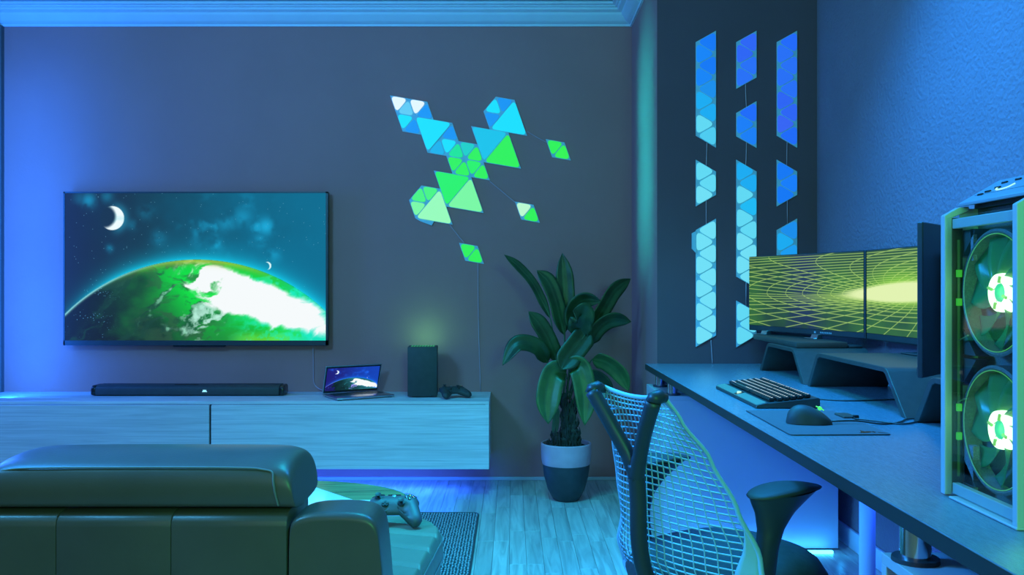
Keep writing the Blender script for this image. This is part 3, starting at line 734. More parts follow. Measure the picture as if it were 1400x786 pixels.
# rug: woven grid with rounded corner
b = NB(); pass
b.free()
rug_m = bpy.data.materials.new('woven_rug'); rug_m.use_nodes = True; nt = rug_m.node_tree; N = nt.nodes; L = nt.links; bs = N['Principled BSDF']
tc = N.new('ShaderNodeTexCoord'); ck = N.new('ShaderNodeTexVoronoi'); ck.voronoi_dimensions = '2D'; ck.inputs['Scale'].default_value = 82; ck.inputs['Randomness'].default_value = .3
L.new(tc.outputs['Object'], ck.inputs['Vector']); rr_ = N.new('ShaderNodeValToRGB'); rr_.color_ramp.elements[0].position = .26; rr_.color_ramp.elements[1].position = .36
rr_.color_ramp.elements[0].color = (.42, .44, .44, 1); rr_.color_ramp.elements[1].color = (.025, .028, .03, 1)
L.new(ck.outputs['Distance'], rr_.inputs[0]); L.new(rr_.outputs[0], bs.inputs['Base Color']); bs.inputs['Roughness'].default_value = .95
rp = [(-2.5, 2.0)]; rp += [(-.156, 2.0)]
for k in range(7): a = k/6*PI/2; rp.append((-.156-.03+.03*math.cos(a), 4.045-.03+.03*math.sin(a)))
rp.append((-2.5, 4.045)); b = NB(); prism(b, rp, 2, 0.0, .006)
tr = thing('rug', 'dark woven rug with pale flecks under the sofa and table', 'rug', (-1.3, 3, 0))
finish('pile', b, rug_m, tr); b = NB(); tube(b, [(p[0], p[1], .004) for p in rp[1:]], .005, 6); finish('border', b, M_dark, tr)

# coffee table
TZ = .36
t = thing('coffee_table', 'oval coffee table with a pale top and stained wood end', 'table', (-.78, 2.83, 0))
def ell(a0, a1, n, ax=.45, ay=.30, cx=-.785, cy=2.825): return [(cx+ax*math.cos(a0+(a1-a0)*i/n), cy+ay*math.sin(a0+(a1-a0)*i/n)) for i in range(n+1)]
b = NB(); prism(b, ell(0, 2*PI, 63)[:-1], 2, TZ-.03, TZ-.004, .002, 1); finish('tabletop', b, mat('glossy_pale_top', (.78, .85, .83), .22, var=.03, coat=.3), t, smooth='auto')
a = ell(0.04, PI*.5-.02, 26)
b = NB(); prism(b, a+[(-.515, 2.838)], 2, TZ-.004, TZ, .0008, 1); finish('wood_inlay', b, M_tablewood, t)
inl = [p for p in ell(PI*.5-.01, 2*PI+.03, 60)] + [(-.515, 2.834)]
b = NB(); prism(b, inl, 2, TZ-.004, TZ+.0002); finish('pale_inlay', b, MATS['glossy_pale_top'], t)
for k in range(4): a = PI/4+k*PI/2; b = NB(); tube(b, [(-.785+.26*math.cos(a), 2.825+.17*math.sin(a), TZ-.03), (-.785+.33*math.cos(a), 2.825+.22*math.sin(a), 0.02), (-.785+.33*math.cos(a), 2.825+.22*math.sin(a), 0.0065)], [.018, .011, .011], 12); finish('leg', b, M_cabwood, t, smooth='auto')

# ------------------------------------------------------------------ potted plant
PYY = 4.32
pc = P(774, 683, PYY); pcx = pc.x
t = thing('potted_plant', 'tall broad-leaved plant in a two-tone pot by the corner', 'potted plant', (pcx, PYY, 0))
pr = [(.055, 0), (.066, .006), (.092, .055), (.110, .12), (.118, .18)]
b = NB(); lathe(b, [(.0005, 0)]+pr, (pcx, PYY, 0), 40); finish('pot_base', b, M_potd, t, smooth='auto')
b = NB(); lathe(b, [(.1185, .18), (.1225, .20), (.1245, .24), (.125, .280), (.121, .284), (.116, .281), (.114, .25), (.112, .18)], (pcx, PYY, 0), 40); finish('pot_rim_band', b, M_potw, t, smooth='auto')
rows = []
for i in range(9):
    r = .1135*i/8; rows.append([(pcx+r*math.cos(a*PI/12), PYY+r*math.sin(a*PI/12), .262+.010*random.random()*(i < 8)) for a in range(25)])
    rows[-1][-1] = rows[-1][0]
b = NB(); grid(b, rows); bmesh.ops.remove_doubles(b, verts=b.verts, dist=.0001); finish('soil', b, M_soil, t, smooth=True)
def q6(cx, cy, dY=0): return P(660+cx/2.1227, 330+cy/2.1227, PYY+dY)
for pts, r0 in (([(210, 606), (213, 585), (218, 555)], 20), ([(236, 606), (240, 560), (240, 500), (236, 440)], 17), ([(262, 606), (266, 570), (262, 530), (256, 470)], 17)):
    b = NB(); c = smooth_pts([q6(x, y, -.01) for x, y in pts], 7); n = len(c)
    rr = [(r0/2.1227*PYY/F)*(1.05-.6*i/n)*(.88+.28*((i*7) % 3)/2) for i in range(n)]
    tube(b, c, rr, 12)
    for i in range(n-1):      # old leaf sheaths standing off the stem
        for k in range(4):
            a = random.random()*2*PI; p = c[i]+Vector((math.cos(a), math.sin(a), 0))*rr[i]*.9
            tube(b, [p, p+Vector((math.cos(a)*.010, math.sin(a)*.010, .018)), p+Vector((math.cos(a)*.006, math.sin(a)*.006, .04))], [.006, .004, .001], 4)
    finish('trunk', b, M_trunk, t, smooth='auto')
def leaf(pts, wpx, dys, base=None, m=M_leaf, tilt=0.0, fold=.25, bdy=0, wav=.0):
    """pts: midrib from base to tip; tilt: how far the blade turns edge-on"""
    n0 = len(pts); C = smooth_pts([q6(x, y, dys[0]+(dys[1]-dys[0])*k/(n0-1)) for k, (x, y) in enumerate(pts)], 8)
    n = len(C); W = wpx/2.1227*PYY/F/2
    b = NB(); rows = []
    ph = random.random()*6
    for i, p in enumerate(C):
        u = i/(n-1); d = (C[min(i+1, n-1)]-C[max(i-1, 0)]).normalized()
        side = d.cross(Vector((0, 1, 0))).normalized(); nr = side.cross(d).normalized()
        ws = W*(math.sin(PI*min(1, u**.62*1.0))**.55 if u < 1 else 0)
        ws = W*min(1, (u/.16)**.6 if u < .16 else 1)*(1 if u < .62 else max(0.02, 1-((u-.62)/.38)**2.4))
        r = []
        for k in (-1, -.72, -.4, -.06, 0, .06, .4, .72, 1):
            off = ws*k; lift = fold*abs(off) + wav*ws*math.sin(u*22+ph+(1 if k > 0 else 2))*abs(k)**2
            r.append(p+side*off*math.cos(tilt)+(Vector((0, -1, 0))*off*math.sin(tilt))+nr*(-lift if abs(k) > .06 else (.0 if k else -.0015)))
        rows.append(r)
    grid(b, rows); lo = finish('leaf', b, m, t, smooth=True)
    md = lo.modifiers.new('th', 'SOLIDIFY'); md.thickness = .0014
    b = NB(); bx, by = base if base else (240, 430)
    B0 = q6(bx, by, bdy); A = C[0]; mid = (B0+A)/2+Vector((0, 0, .01))
    d0 = (C[1]-C[0]).normalized()
    pp_ = smooth_pts([B0, mid, A, C[max(2, n//4)]], 5); tube(b, pp_, [.0055-.0035*i/len(pp_) for i in range(len(pp_))], 6); finish('stem', b, M_petiole, lo, smooth=True)
leaf([(196, 224), (152, 130), (108, 76), (62, 38)], 30, (0, -.05), (216, 380), tilt=.5, wav=.05)
leaf([(236, 272), (216, 180), (192, 118), (157, 84)], 50, (.03, .02), (232, 420), tilt=.35)
leaf([(238, 262), (241, 180), (238, 110), (231, 34)], 54, (.05, .06), (238, 420), wav=.04)
leaf([(304, 272), (352, 195), (385, 142), (429, 108)], 50, (0, .02), (252, 440), tilt=.4)
leaf([(305, 300), (338, 252), (378, 228), (431, 233)], 52, (-.02, -.03), (252, 460), tilt=.5, m=M_leaf)
leaf([(270, 262), (262, 205), (292, 172), (344, 174)], 52, (.0, -.05), (244, 430), tilt=.35, wav=.06)
leaf([(276, 275), (283, 240), (288, 210), (262, 200)], 70, (-.03, -.09), (244, 430), wav=.08)
leaf([(308, 258), (276, 300), (246, 340), (228, 372)], 70, (-.03, -.10), (246, 400), m=M_leaf)
leaf([(216, 348), (194, 290), (166, 240), (133, 203)], 50, (0, -.03), (226, 420), tilt=.3)
leaf([(188, 352), (160, 306), (100, 296), (57, 360)], 52, (-.02, -.12), (222, 440), tilt=.5, fold=.35)
leaf([(242, 384), (208, 384), (190, 450), (190, 530)], 72, (-.05, -.14), (232, 460), m=M_leafL, fold=.3)
leaf([(252, 368), (280, 368), (298, 440), (296, 534)], 64, (-.05, -.14), (244, 460), m=M_leafL, fold=.3)
leaf([(318, 342), (356, 352), (396, 384), (424, 434)], 50, (-.02, -.06), (256, 480), m=M_leafL, tilt=.4)
leaf([(300, 392), (330, 398), (352, 420), (362, 452)], 52, (.02, .03), (256, 500), tilt=.3)
leaf([(214, 475), (213, 510), (210, 540), (206, 560)], 20, (-.02, -.03), (224, 470), m=M_petiole)

# ------------------------------------------------------------------ desk
DT = .709; DX = .6015; DTH = .027
t = thing('desk', 'long dark-topped desk along the right wall on metal legs', 'desk', (1.0, 2.3, 0))
b = NB(); box(b, DX, XR-.05, .75, PY-.001, DT-DTH, DT, .0012, 1); finish('desktop', b, M_desk, t)
b = NB(); box(b, DX-.001, DX, .75, PY-.002, DT-DTH+.0005, DT-.0015); finish('edge_band', b, M_deskedge, t)
SZ = .617
for (x, y, r) in ((.650, 3.525, .020), (.650, 3.82, .020), (1.2, 3.52, .02), (.642, 1.385, .0235)):
    b = NB(); cyl(b, (x, y), r, SZ, DT-DTH, 28); lg = finish('leg', b, M_chrome, t, smooth='auto', label='short chrome leg standing on a cabinet')
    b = NB(); lathe(b, [(r, .008), (r*1.5, .007), (r*1.55, .0), (r*.9, 0)], (x, y, SZ), 28); finish('foot_ring', b, M_dark, lg, smooth='auto')
b = NB(); cyl(b, (.988, 2.42), .0215, 0, DT-DTH, 28); finish('leg', b, M_white, t, smooth='auto', label='tall white tubular leg reaching the floor')
b = NB(); cyl(b, (1.0, 1.0), .0215, 0, DT-DTH, 20); finish('leg', b, M_white, t, smooth='auto')

t = thing('drawer_cabinet', 'white cabinet under the far end of the desk against the dark pillar', 'cabinet', (.95, 3.7, .04))
b = NB(); box(b, .607, 1.306, 3.484, PY-.001, .600, SZ, .0012, 1); finish('top_board', b, M_cab, t)
b = NB(); box(b, .607, 1.306, 3.484, 3.500, .008, .600, .001, 1); finish('front_panel', b, M_cab, t)
for xa in (.607, 1.290): b = NB(); box(b, xa, xa+.016, 3.50, PY-.001, .008, .600, .001, 1); finish('side_panel', b, M_cab, t)
b = NB(); box(b, .623, 1.29, 3.50, PY-.001, .030, .046); finish('bottom_board', b, M_cab, t)
for x in (.66, 1.25):
    for y in (3.56, 3.85): b = NB(); cyl(b, (x, y), .018, 0, .030, 12); finish('foot', b, M_dark, t)
b = NB(); box(b, .70, 1.268, 3.432, 3.446, .001, .013, .002, 1); finish('light_strip', b, emis('cyan_led', (.05, .55, 1.0), 9), t)
area('cabinet_strip_light', (.98, 3.455, .020), (.98, 3.60, .30), .55, .45, (.02, .20, 1.0), .02)
point('strip_end_glow', (1.285, 3.40, .05), .10, (.02, .40, 1.0), .01)
point('strip_glow', (1.0, 3.38, .05), .10, (.02, .30, 1.0), .01)
area('desk_wall_strip', (1.345, 2.6, .60), (1.36, 2.6, -1), .03, 15.0, (.012, .07, 1.0), 2.2)
area('desk_back_strip', (1.345, 2.45, .76), (1.37, 2.45, 1.4), .03, 1.4, (.03, .12, 1.0), 2.0)

t = thing('open_shelf_unit', 'pale open cube shelf under the near end of the desk', 'shelf unit', (.80, 1.1, 0))
y0_, y1_ = .82, 1.430; tk = .018
b = NB(); box(b, .607, 1.0, y0_, y1_, SZ-tk, SZ, .001, 1); finish('top_board', b, M_cab, t)
for ya in (y1_-tk, y0_): b = NB(); box(b, .607, 1.0, ya, ya+tk, 0, SZ-tk, .001, 1); finish('side_panel', b, M_cab, t)
b = NB(); box(b, .607, 1.0, y0_+tk, y1_-tk, .29, .308); finish('shelf', b, M_cab, t)
b = NB(); box(b, .985, 1.0, y0_+tk, y1_-tk, 0, SZ-tk); finish('back_board', b, M_cab, t)

# monitor risers
def riser(label, y0, y1, yt0, yt1, h, x0=1.03, x1=1.30):
    t = thing('monitor_riser', label, 'monitor riser', ((x0+x1)/2, (y0+y1)/2, DT), group='black bent monitor risers on the desk')
    k = .014
    outer = [(y0, 0), (yt0-.012, h-.010), (yt0, h-.003), (yt0+.014, h), (yt1-.014, h), (yt1, h-.003), (yt1+.012, h-.010), (y1, 0)]
    inner = [(y1-.028, 0), (yt1-.004, h-k-.006), (yt1-.018, h-k), (yt0+.018, h-k), (yt0+.004, h-k-.006), (y0+.028, 0)]
    b = NB(); prism(b, [(y, DT+z) for y, z in outer+inner], 0, x0, x1, .0015, 1); finish('stand', b, M_desk2, t, smooth='auto')
    b = NB(); box(b, x1-.02, x1-.008, yt0+.03, yt1-.03, DT+.0, DT+h-k); finish('rear_brace', b, M_desk2, t) if False else b.free()
    return t
M_desk2 = mat('black_coated_board', (.050, .046, .040), .45, bump=(300, .15, .001), var=.08, vscale=40)
riser('black bent monitor riser farthest back beside the dark pillar', 3.07, 3.62, 3.19, 3.51, .120)
riser('black bent monitor riser in the middle behind the mouse pad', 2.275, 3.04, 2.40, 2.94, .123)
riser('black bent monitor riser partly hidden behind the computer tower', 1.55, 2.235, 1.68, 2.14, .123)
def slab_on(name, label, cat, x0, x1, y0, y1, z0, z1, m, parts=()):
    b = NB(); box(b, x0, x1, y0, y1, z0, z1, .003, 2); return tag(finish(name, b, m, smooth='auto'), label, cat)
rz_ = DT+.120

# monitors
def monitor(label, A, B, zb, zt, scr, mirror=False, stand=True, base_z=rz_, mf=None):
    A = Vector((A[0], A[1], 0)); B = Vector((B[0], B[1], 0)); d = (B-A); W = d.length; ang = math.atan2(d.y, d.x)
    # local x runs from A (far) to B (near), screen faces local -y... 
    t = thing('monitor', label, 'monitor', (A.x, A.y, base_z), ang, group='three thin-bezel monitors on the desk risers')
    z0, z1 = zb-base_z, zt-base_z
    def fb(name, bm, m, **k): return finish(name, bm, m, t, world=False, **k)
    bk = -1   # back side is local -y? decided by direction of travel
    b = NB(); box(b, 0, W, 0, .012, z0, z1, .002, 1); fb('panel', b, M_dark)
    b = NB(); box(b, W*.18, W*.82, .012, .040, z0+.04, z1-.06, .012, 3); fb('rear_housing', b, M_dark, smooth='auto')
    b = NB(); box(b, .004, W-.004, -.0015, 0, z0+.004, z0+.022); fb('lower_bezel', b, M_dark)
    if stand:
        if mf:
            for fx, fz in mf:
                b = NB(); prism(b, [(fx-.022, fz), (fx+.020, fz), (fx+.026, z0+.004), (fx-.012, z0+.004)], 1, -.020, .004, .001, 1); box(b, fx-.040, fx+.020, -.034, .004, fz, fz+.003, .001, 1); fb('stand_foot', b, M_alu)
        else:
            b = NB(); box(b, W/2-.03, W/2+.03, .028, .045, .004, z0+.12, .004, 2); fb('stand_neck', b, M_dark, smooth='auto')
            b = NB(); box(b, W/2-.09, W/2+.09, -.03, .06, .0005, .006, .002, 1); fb('stand_foot', b, M_dark, smooth='auto')
    return t, W, z0, z1, ang
def put_screen(t, W, z0, z1, ang, img, m):
    Mw = MI[t.name].inverted(); R = Mw.to_3x3()
    picture('screen', Mw @ Vector((.004, -.002, z0+.024)), R @ Vector((W-.012, 0, 0)), R @ Vector((0, 0, z1-z0-.028)), img, m, t)
zt_ = H+.1366; zb_ = H-.1886
M_mon = screen_mat('monitor_picture', 1.0)
hh = zt_-zb_-.028
m1 = monitor('monitor farthest back showing a green glowing grid', (1.054, 3.87), (1.292, 3.182), zb_, zt_, None, base_z=rz_+.022, mf=((.728*.185, .0), (.728*.637, .0)))
W1 = m1[1]; put_screen(*m1, vortex(420, 180, 0, W1-.007, hh), M_mon)
m2 = monitor('middle monitor showing the bright core of a green grid', (1.294, 3.176), (1.352, 2.42), zb_, zt_, None, base_z=DT+.123)
put_screen(*m2, vortex(420, 180, W1, m2[1], hh), M_mon)
m3 = monitor('nearest monitor seen from behind as a dark panel beside the tower', (1.345, 2.35), (.845, 1.816), zb_, zt_, None, base_z=DT+.123)
put_screen(*m3, vortex(160, 70, W1*2, m3[1], hh), M_mon)
# maker's name strip on the far monitor's lower bezel
b = NB(); z0 = m1[2]
for k in range(7): box(b, W1*.66+k*.010, W1*.66+k*.010+.006, -.0025, -.001, z0+.009, z0+.015)
box(b, W1*.61, W1*.61+.010, -.0025, -.001, z0+.008, z0+.016)
finish('bezel_lettering', b, mat('grey_print', (.30, .33, .36), .5), m1[0], world=False)
slab_on('monitor_base', 'flat black monitor base on the far riser under the far monitor', 'box', 1.045, 1.235, 3.20, 3.77, rz_, rz_+.0215, M_desk2)  # base slab that the far monitor stands on
slab_on('external_drive', 'small thin black box on the far riser near its end', 'box', 1.240, 1.290, 3.20, 3.28, rz_, rz_+.010, M_dark)

# keyboard
t = thing('keyboard', 'black mechanical keyboard with white backlit keys on the desk', 'keyboard', (.78, 2.71, DT))
ky0, ky1 = 2.462, 2.950
kp = [(.690, .001), (.6925, .011), (.722, .017), (.728, .016), (.866, .031), (.872, .028), (.872, .001)]
b = NB(); prism(b, [(x, DT+z) for x, z in kp], 1, ky0, ky1, .0015, 1); finish('casing', b, M_dark, t, smooth='auto')
b = NB(); prism(b, [(.6915, DT+.0045), (.6925, DT+.0122), (.7205, DT+.0185), (.722, DT+.012)], 1, ky0+.004, ky1-.004, .001, 1); finish('wrist_strip', b, mat('rubber_grey_green', (.17, .18, .13), .55, bump=(200, .2, .001)), t)
sl_ = (.031-.016)/(.866-.728)
b = NB(); lg = NB()
rowsN = [(0.0, 'S'), (.0195, 0), (.039, 0), (.0585, 0), (.078, 0), (.1005, 'F')]
for x_, kind in rowsN:
    y = ky1-.016; k = 0
    while y > ky0+.020:
        wk = .0185
        if kind == 'S': 
            if k == 3: wk = .118
        if kind == 'F' and k in (0, 4, 8, 12): y -= .008
        if k == 14 and kind != 'S' or (kind == 'S' and k == 8): y -= .008
        x = .7315+x_; z = DT+.0165+sl_*(x-.728)
        tt = NB(); box(tt, x, x+.0165, y-wk+.0022, y, z+.002, z+.012, .0022, 1); merge(b, tt)
        if wk < .05: box(lg, x+.008, x+.0125, y-wk*.5-.001, y-wk*.5+.0035, z+.0118, z+.0124)
        y -= wk; k += 1
finish('keycaps', b, M_black, t, kind='stuff'); finish('key_legends', lg, emis('white_backlight', (.75, .95, 1.0), 1.1), t, kind='stuff')
b = NB(); box(b, .6935, .7165, 2.695, 2.725, DT+.0135, DT+.0155); b.transform(Matrix.Identity(4)); 
b.free(); b = NB(); prism(b, [(.693, DT+.0126), (.719, DT+.0186), (.719, DT+.0192), (.693, DT+.0132)], 1, 2.69, 2.72); finish('badge', b, M_black, t)
b = NB()
for pts in ([(.698, 2.700), (.705, 2.712), (.713, 2.705), (.705, 2.699)], [(.700, 2.709), (.708, 2.714), (.705, 2.706)]):
    prism(b, [(x, y) for x, y in pts], 2, DT+.0140, DT+.0205)
finish('badge_emblem', b, emis('emblem', (.6, 1, .8), 1.0), t)
wire('keyboard_cable', 'black cable running from the keyboard behind the risers', [(.872, 2.68, DT+.010), (.93, 2.66, DT+.003), (1.02, 2.62, DT+.0025), (1.20, 2.66, DT+.0025)], .0022, M_dark)

# mouse pad and mouse
pt = [(.648, 2.41), (.6432, 2.03), (.646, 2.016), (.652, 2.012), (.874, 2.018), (.879, 2.022), (.881, 2.03), (.886, 2.40), (.880, 2.41)]
t = thing('mouse_pad', 'dark rectangular mouse pad near the desk edge', 'mouse pad', (.76, 2.2, DT))
b = NB(); prism(b, pt, 2, DT, DT+.0025); finish('rubber_base', b, M_dark, t)
b = NB(); prism(b, [(.764+(x-.764)*.992, 2.21+(y-2.21)*.992) for x, y in pt], 2, DT+.0024, DT+.0031); finish('fabric_top', b, mat('pad_fabric', (.11, .085, .10), .75, bump=(900, .2, .0005), var=.05, vscale=60), t)
b = NB(); c0 = Vector((.838, 2.050, DT+.0032))
for pts in ([(-.024, .000), (-.016, .004), (-.010, .014), (-.004, .008), (.002, .010), (.006, .004), (.000, .002), (-.006, .000)], [(.004, .010), (.010, .007), (.014, .010), (.016, .003), (.009, .001)], [(.018, .004), (.024, .003), (.036, -.001), (.024, .0), (.018, .001)]):
    prism(b, [(c0.x+x*1.1, c0.y-.016+y*2.6) for x, y in pts], 2, c0.z, c0.z+.0003)
finish('printed_emblem', b, M_black, t)
t = thing('mouse', 'dark computer mouse on the mouse pad', 'mouse', (.742, 2.175, DT+.0032), math.radians(-8))
NA, NBB = 28, 14; rows = []
for i in range(NA+1):
    u = i/NA; x = -.055+.110*u
    wd = .034*math.sin(PI*min(.995, max(.005, u)))**.38*(1-.10*math.sin(PI*u)**4)
    hz = .047*(math.sin(PI*max(.001, min(.999, u**.72)))**.62)*(1-.25*u)+.003
    rows.append([(x, wd*math.cos(PI*j/NBB), .001+hz*math.sin(PI*j/NBB)**.75) for j in range(NBB+1)])
b = NB(); grid(b, rows); 
for r in (rows[0], rows[-1]): b.faces.new([b.verts.new(p) for p in r])
b.faces.new([b.verts.new(r[0]) for r in rows]+[b.verts.new(r[-1]) for r in rows[::-1]])
bmesh.ops.remove_doubles(b, verts=b.verts, dist=.0001); bmesh.ops.recalc_face_normals(b, faces=b.faces); finish('shell', b, M_darkrough, t, world=False, smooth='auto')
b = NB(); tt = NB(); lathe(tt, [(.0040, -.003), (.005, -.0015), (.005, .0015), (.0040, .003)], (0, 0, 0), 20, 'X', cap=True); merge(b, tt, Matrix.Translation((.026, 0, .0385)) @ Matrix.Rotation(PI/2, 4, 'Z')); finish('scroll_wheel', b, emis('green_wheel', (.1, 1, .15), 1.0), t, world=False)
b = NB(); tube(b, smooth_pts([(.016, -.004, .0440), (.026, -.008, .0405), (.034, -.010, .0345)]), .0015, 5); finish('green_accent', b, emis('green_wheel', (.1, 1, .15), 1.0), t, world=False)
b = NB(); box(b, -.0, .058, -.0005, .0005, .020, .034); b.free()
wire('mouse_cable', 'black cable curving from the mouse past the risers', [(.797, 2.168, DT+.010), (.86, 2.175, DT+.010), (.92, 2.17, DT+.003), (.98, 2.20, DT+.003), (1.03, 2.255, DT+.003), (1.12, 2.26, DT+.003)], .0022, M_dark)
wire('desk_cable', 'second black cable looping by the mouse pad corner', [(.885, 2.255, DT+.004), (.93, 2.215, DT+.003), (.97, 2.17, DT+.003), (1.02, 2.20, DT+.003), (1.08, 2.255, DT+.003)], .0022, M_dark)
t = thing('cable_clip', 'flat dark clip holding a cable on the edge of the mouse pad', 'cable clip', (.885, 2.30, DT))
b = NB(); box(b, .862, .898, 2.262, 2.330, DT+.003, DT+.008, .002, 1); finish('clip_body', b, M_desk2, t)
b = NB(); box(b, .885, .900, 2.255, 2.264, DT+.002, DT+.012, .002, 1); finish('clip_end', b, M_black, t)

# ------------------------------------------------------------------ computer tower
TX = .7126; TY0, TY1 = 1.228, 1.447; Z0 = H-.3405; Z1 = H+.1185
t = thing('computer_tower', 'white-framed computer tower with two glowing green fans on the desk', 'computer', (.9, 1.33, DT))
fwm = .014
for ya, yb, dp in ((TY1-fwm*1.0, TY1, .012), (TY0, TY0+.012, .034)):
    b = NB(); prism(b, [(TX, Z0), (TX, Z1), (TX+.024, Z1+.0135), (TX+.040, Z1+.0145), (TX+.040, Z1+.008), (TX+dp, Z1-.004), (TX+dp, Z0)], 1, ya, yb, .0008, 1); finish('front_post', b, M_pcw, t)
b = NB(); box(b, TX+.012, TX+.030, TY1-.013, TY1-.001, Z0+.004, Z1-.004); finish('inner_frame', b, M_darkrough, t)
b = NB(); box(b, TX+.012, TX+.024, TY0+.012, TY1-fwm, Z1-.022, Z1-.006, .001, 1); finish('front_crossbar', b, M_pcw, t)
b = NB(); box(b, TX+.012, TX+.024, TY0+.012, TY1-fwm, Z0+.002, Z0+.020, .001, 1); finish('front_crossbar', b, M_pcw, t)
b = NB(); box(b, TX-.002, TX+.020, TY0-.002, TY1-.03, DT+.0005, DT+.004, .001, 1); finish('lower_lip', b, M_pcw, t)
# body panels
XB = 1.17
b = NB(); box(b, TX+.03, XB, TY1-.004, TY1, Z0, Z1+.012); finish('side_panel', b, M_pcw, t, label='far white steel side panel')
b = NB(); box(b, TX+.034, XB, TY0, TY0+.004, Z0, Z1+.012); finish('side_panel', b, M_pcw, t, label='near white steel side panel')
b = NB(); box(b, XB, XB+.004, TY0, TY1, Z0, Z1+.012); finish('rear_panel', b, M_pcw, t)
b = NB(); box(b, TX+.02, XB, TY0, TY1, Z0-.001, Z0+.003); finish('bottom_panel', b, M_pcw, t)
b = NB(); box(b, TX+.06, TX+.064, TY0+.004, TY1-.004, Z0+.003, Z1+.01); finish('inner_panel', b, M_grill, t)
for fx in (.78, 1.10):
    for fy in (TY0+.03, TY1-.03): b = NB(); box(b, fx-.03, fx+.03, fy-.012, fy+.012, DT, Z0-.001, 0); finish('foot', b, M_dark, t)
# top cover, a raised wedge
tc_ = [(TX+.026, Z1+.0145), (TX+.030, Z1+.021), (TX+.098, Z1+.060), (XB-.02, Z1+.070), (XB, Z1+.06), (XB, Z1+.050), (TX+.15, Z1+.034)]
b = NB(); prism(b, tc_, 1, TY0-.001, TY1+.001, .0015, 1); tcv = finish('top_cover', b, mat('grey_blue_cover', (.20, .20, .24), .42), t)
b = NB(); box(b, TX+.05, XB-.01, TY0+.012, TY1-.012, Z1+.011, Z1+.033); finish('top_core', b, M_dark, t)
ud = Vector((.068, 0, .039)).normalized(); up_ = Vector((-ud.z, 0, ud.x))
def tp(a, y, h=.0004): return Vector((TX+.030, 0, Z1+.021)) + ud*a + Vector((0, y, 0)) + up_*h
b = NB()
for (a, y) in ((.022, 1.415), (.030, 1.405), (.026, 1.435) if False else (.040, 1.392), (.058, 1.40), (.060, 1.365), (.060, 1.33)):
    tube(b, [tp(a, y+.007), tp(a, y-.007)], .0022, 6)
finish('port_slots', b, M_black, t)
b = NB(); tube(b, smooth_pts([tp(.0425, 1.392), tp(.034, 1.388), tp(.030, 1.378), tp(.030, 1.366), tp(.034, 1.354), tp(.044, 1.350)]), .0013, 6); finish('power_arc', b, emis('power_led', (.45, 1.0, .70), 1.2), t, smooth=True)
# fans
M_blade = blade_mat(); M_ring = emis('fan_ring_glow', (.60, 1.0, .60), 2.6); M_gl = emis('green_glow', (.05, 1.0, .10), .9)
FXc = TX+.040
for fz in (1.044, .834):
    fan = NB(); yc_ = 1.333
    lathe(fan, [(.0915, -.012), (.0945, -.014), (.0985, -.012), (.0985, .013), (.0915, .013), (.0915, -.012)], (FXc, yc_, fz), 56, 'X'); fn = finish('fan_ring', fan, M_grill, t, smooth='auto')
    b = NB(); lathe(b, [(.0900, -.0135), (.0912, -.0140), (.0912, -.0128)], (FXc, yc_, fz), 56, 'X'); finish('glowing_rim', b, emis('rim_glow', (.08, .55, .08), .7), fn)
    b = NB()
    for sy in (-1, 1):
        for sz in (-1, 1):
            tt = NB(); prism(tt, [(yc_+sy*.060, fz+sz*.102), (yc_+sy*.100, fz+sz*.102), (yc_+sy*.100, fz+sz*.060)], 0, FXc-.010, FXc+.012); merge(b, tt)
    finish('fan_corner', b, M_darkrough, fn)
    b = NB(); lathe(b, [(.0005, -.006), (.014, -.006), (.0145, .010)], (FXc, yc_, fz), 32, 'X'); finish('fan_hub', b, emis('hub_green', (.02, .60, .28), .9), fn, smooth='auto')
    b = NB(); lathe(b, [(.016, -.007), (.0205, -.009), (.0290, -.008), (.0300, -.002), (.0300, .010)], (FXc, yc_, fz), 40, 'X'); finish('glowing_hub_ring', b, M_ring, fn, smooth='auto')
    b = NB()
    for k in range(4):
        a = k*PI/2+.3; tube(b, [(FXc-.0095, yc_+.016*math.cos(a), fz+.016*math.sin(a)), (FXc-.0095, yc_+.026*math.cos(a), fz+.026*math.sin(a))], .0025, 6)
    finish('hub_spokes', b, emis('spoke_green', (.25, .8, .1), .8), fn)
    for k in range(9):
        a0_ = k*2*PI/9+.25; rows = []
        for i in range(11):
            u = i/10; r = .029+.060*u; r_ = []
            for j in range(6):
                v = j/5; ang = a0_+u*.50+(v-.5)*(.52-.06*u); x = FXc+.002+(v-.5)*.018*(1-.4*u)+.002*math.sin(PI*v)
                r_.append((x, yc_+r*math.cos(ang), fz+r*math.sin(ang)))
            rows.append(r_)
        b = NB(); grid(b, rows); bl = finish('fan_blade', b, M_blade, fn, smooth=True); md = bl.modifiers.new('th', 'SOLIDIFY'); md.thickness = .0012
    point('fan_glow', (FXc-.012, yc_, fz), .12, (.10, 1.0, .16), .016)
    point('fan_glow_inner', (FXc+.014, yc_, fz), .26, (.10, 1.0, .16), .012)
b = NB(); 
for z in (1.075, 1.028, .855, .808): box(b, TX+.018, TX+.026, TY1-.019, TY1-.0145, z-.006, z+.006)
finish('green_clip', b, emis('clip_green', (.05, .7, .03), .6), t)
b = NB(); box(b, TX+.020, TX+.024, TY1-.016, TY1-.0145, Z0+.03, Z1-.04); finish('light_line', b, emis('line_green', (.03, .25, .04), .25), t)
b = NB(); box(b, TX+.030, TX+.040, TY1-.045, TY1-.018, Z0+.02, Z0+.085); finish('perforated_bracket', b, mat('bracket_mesh', (.2, .2, .26), .5, bump=(900, 1, .001), var=.3, vscale=500), t)
b = NB(); box(b, TX+.030, TX+.036, TY1-.046, TY1-.038, Z1-.075, Z1-.024); finish('vent_column', b, MATS['bracket_mesh'], t)
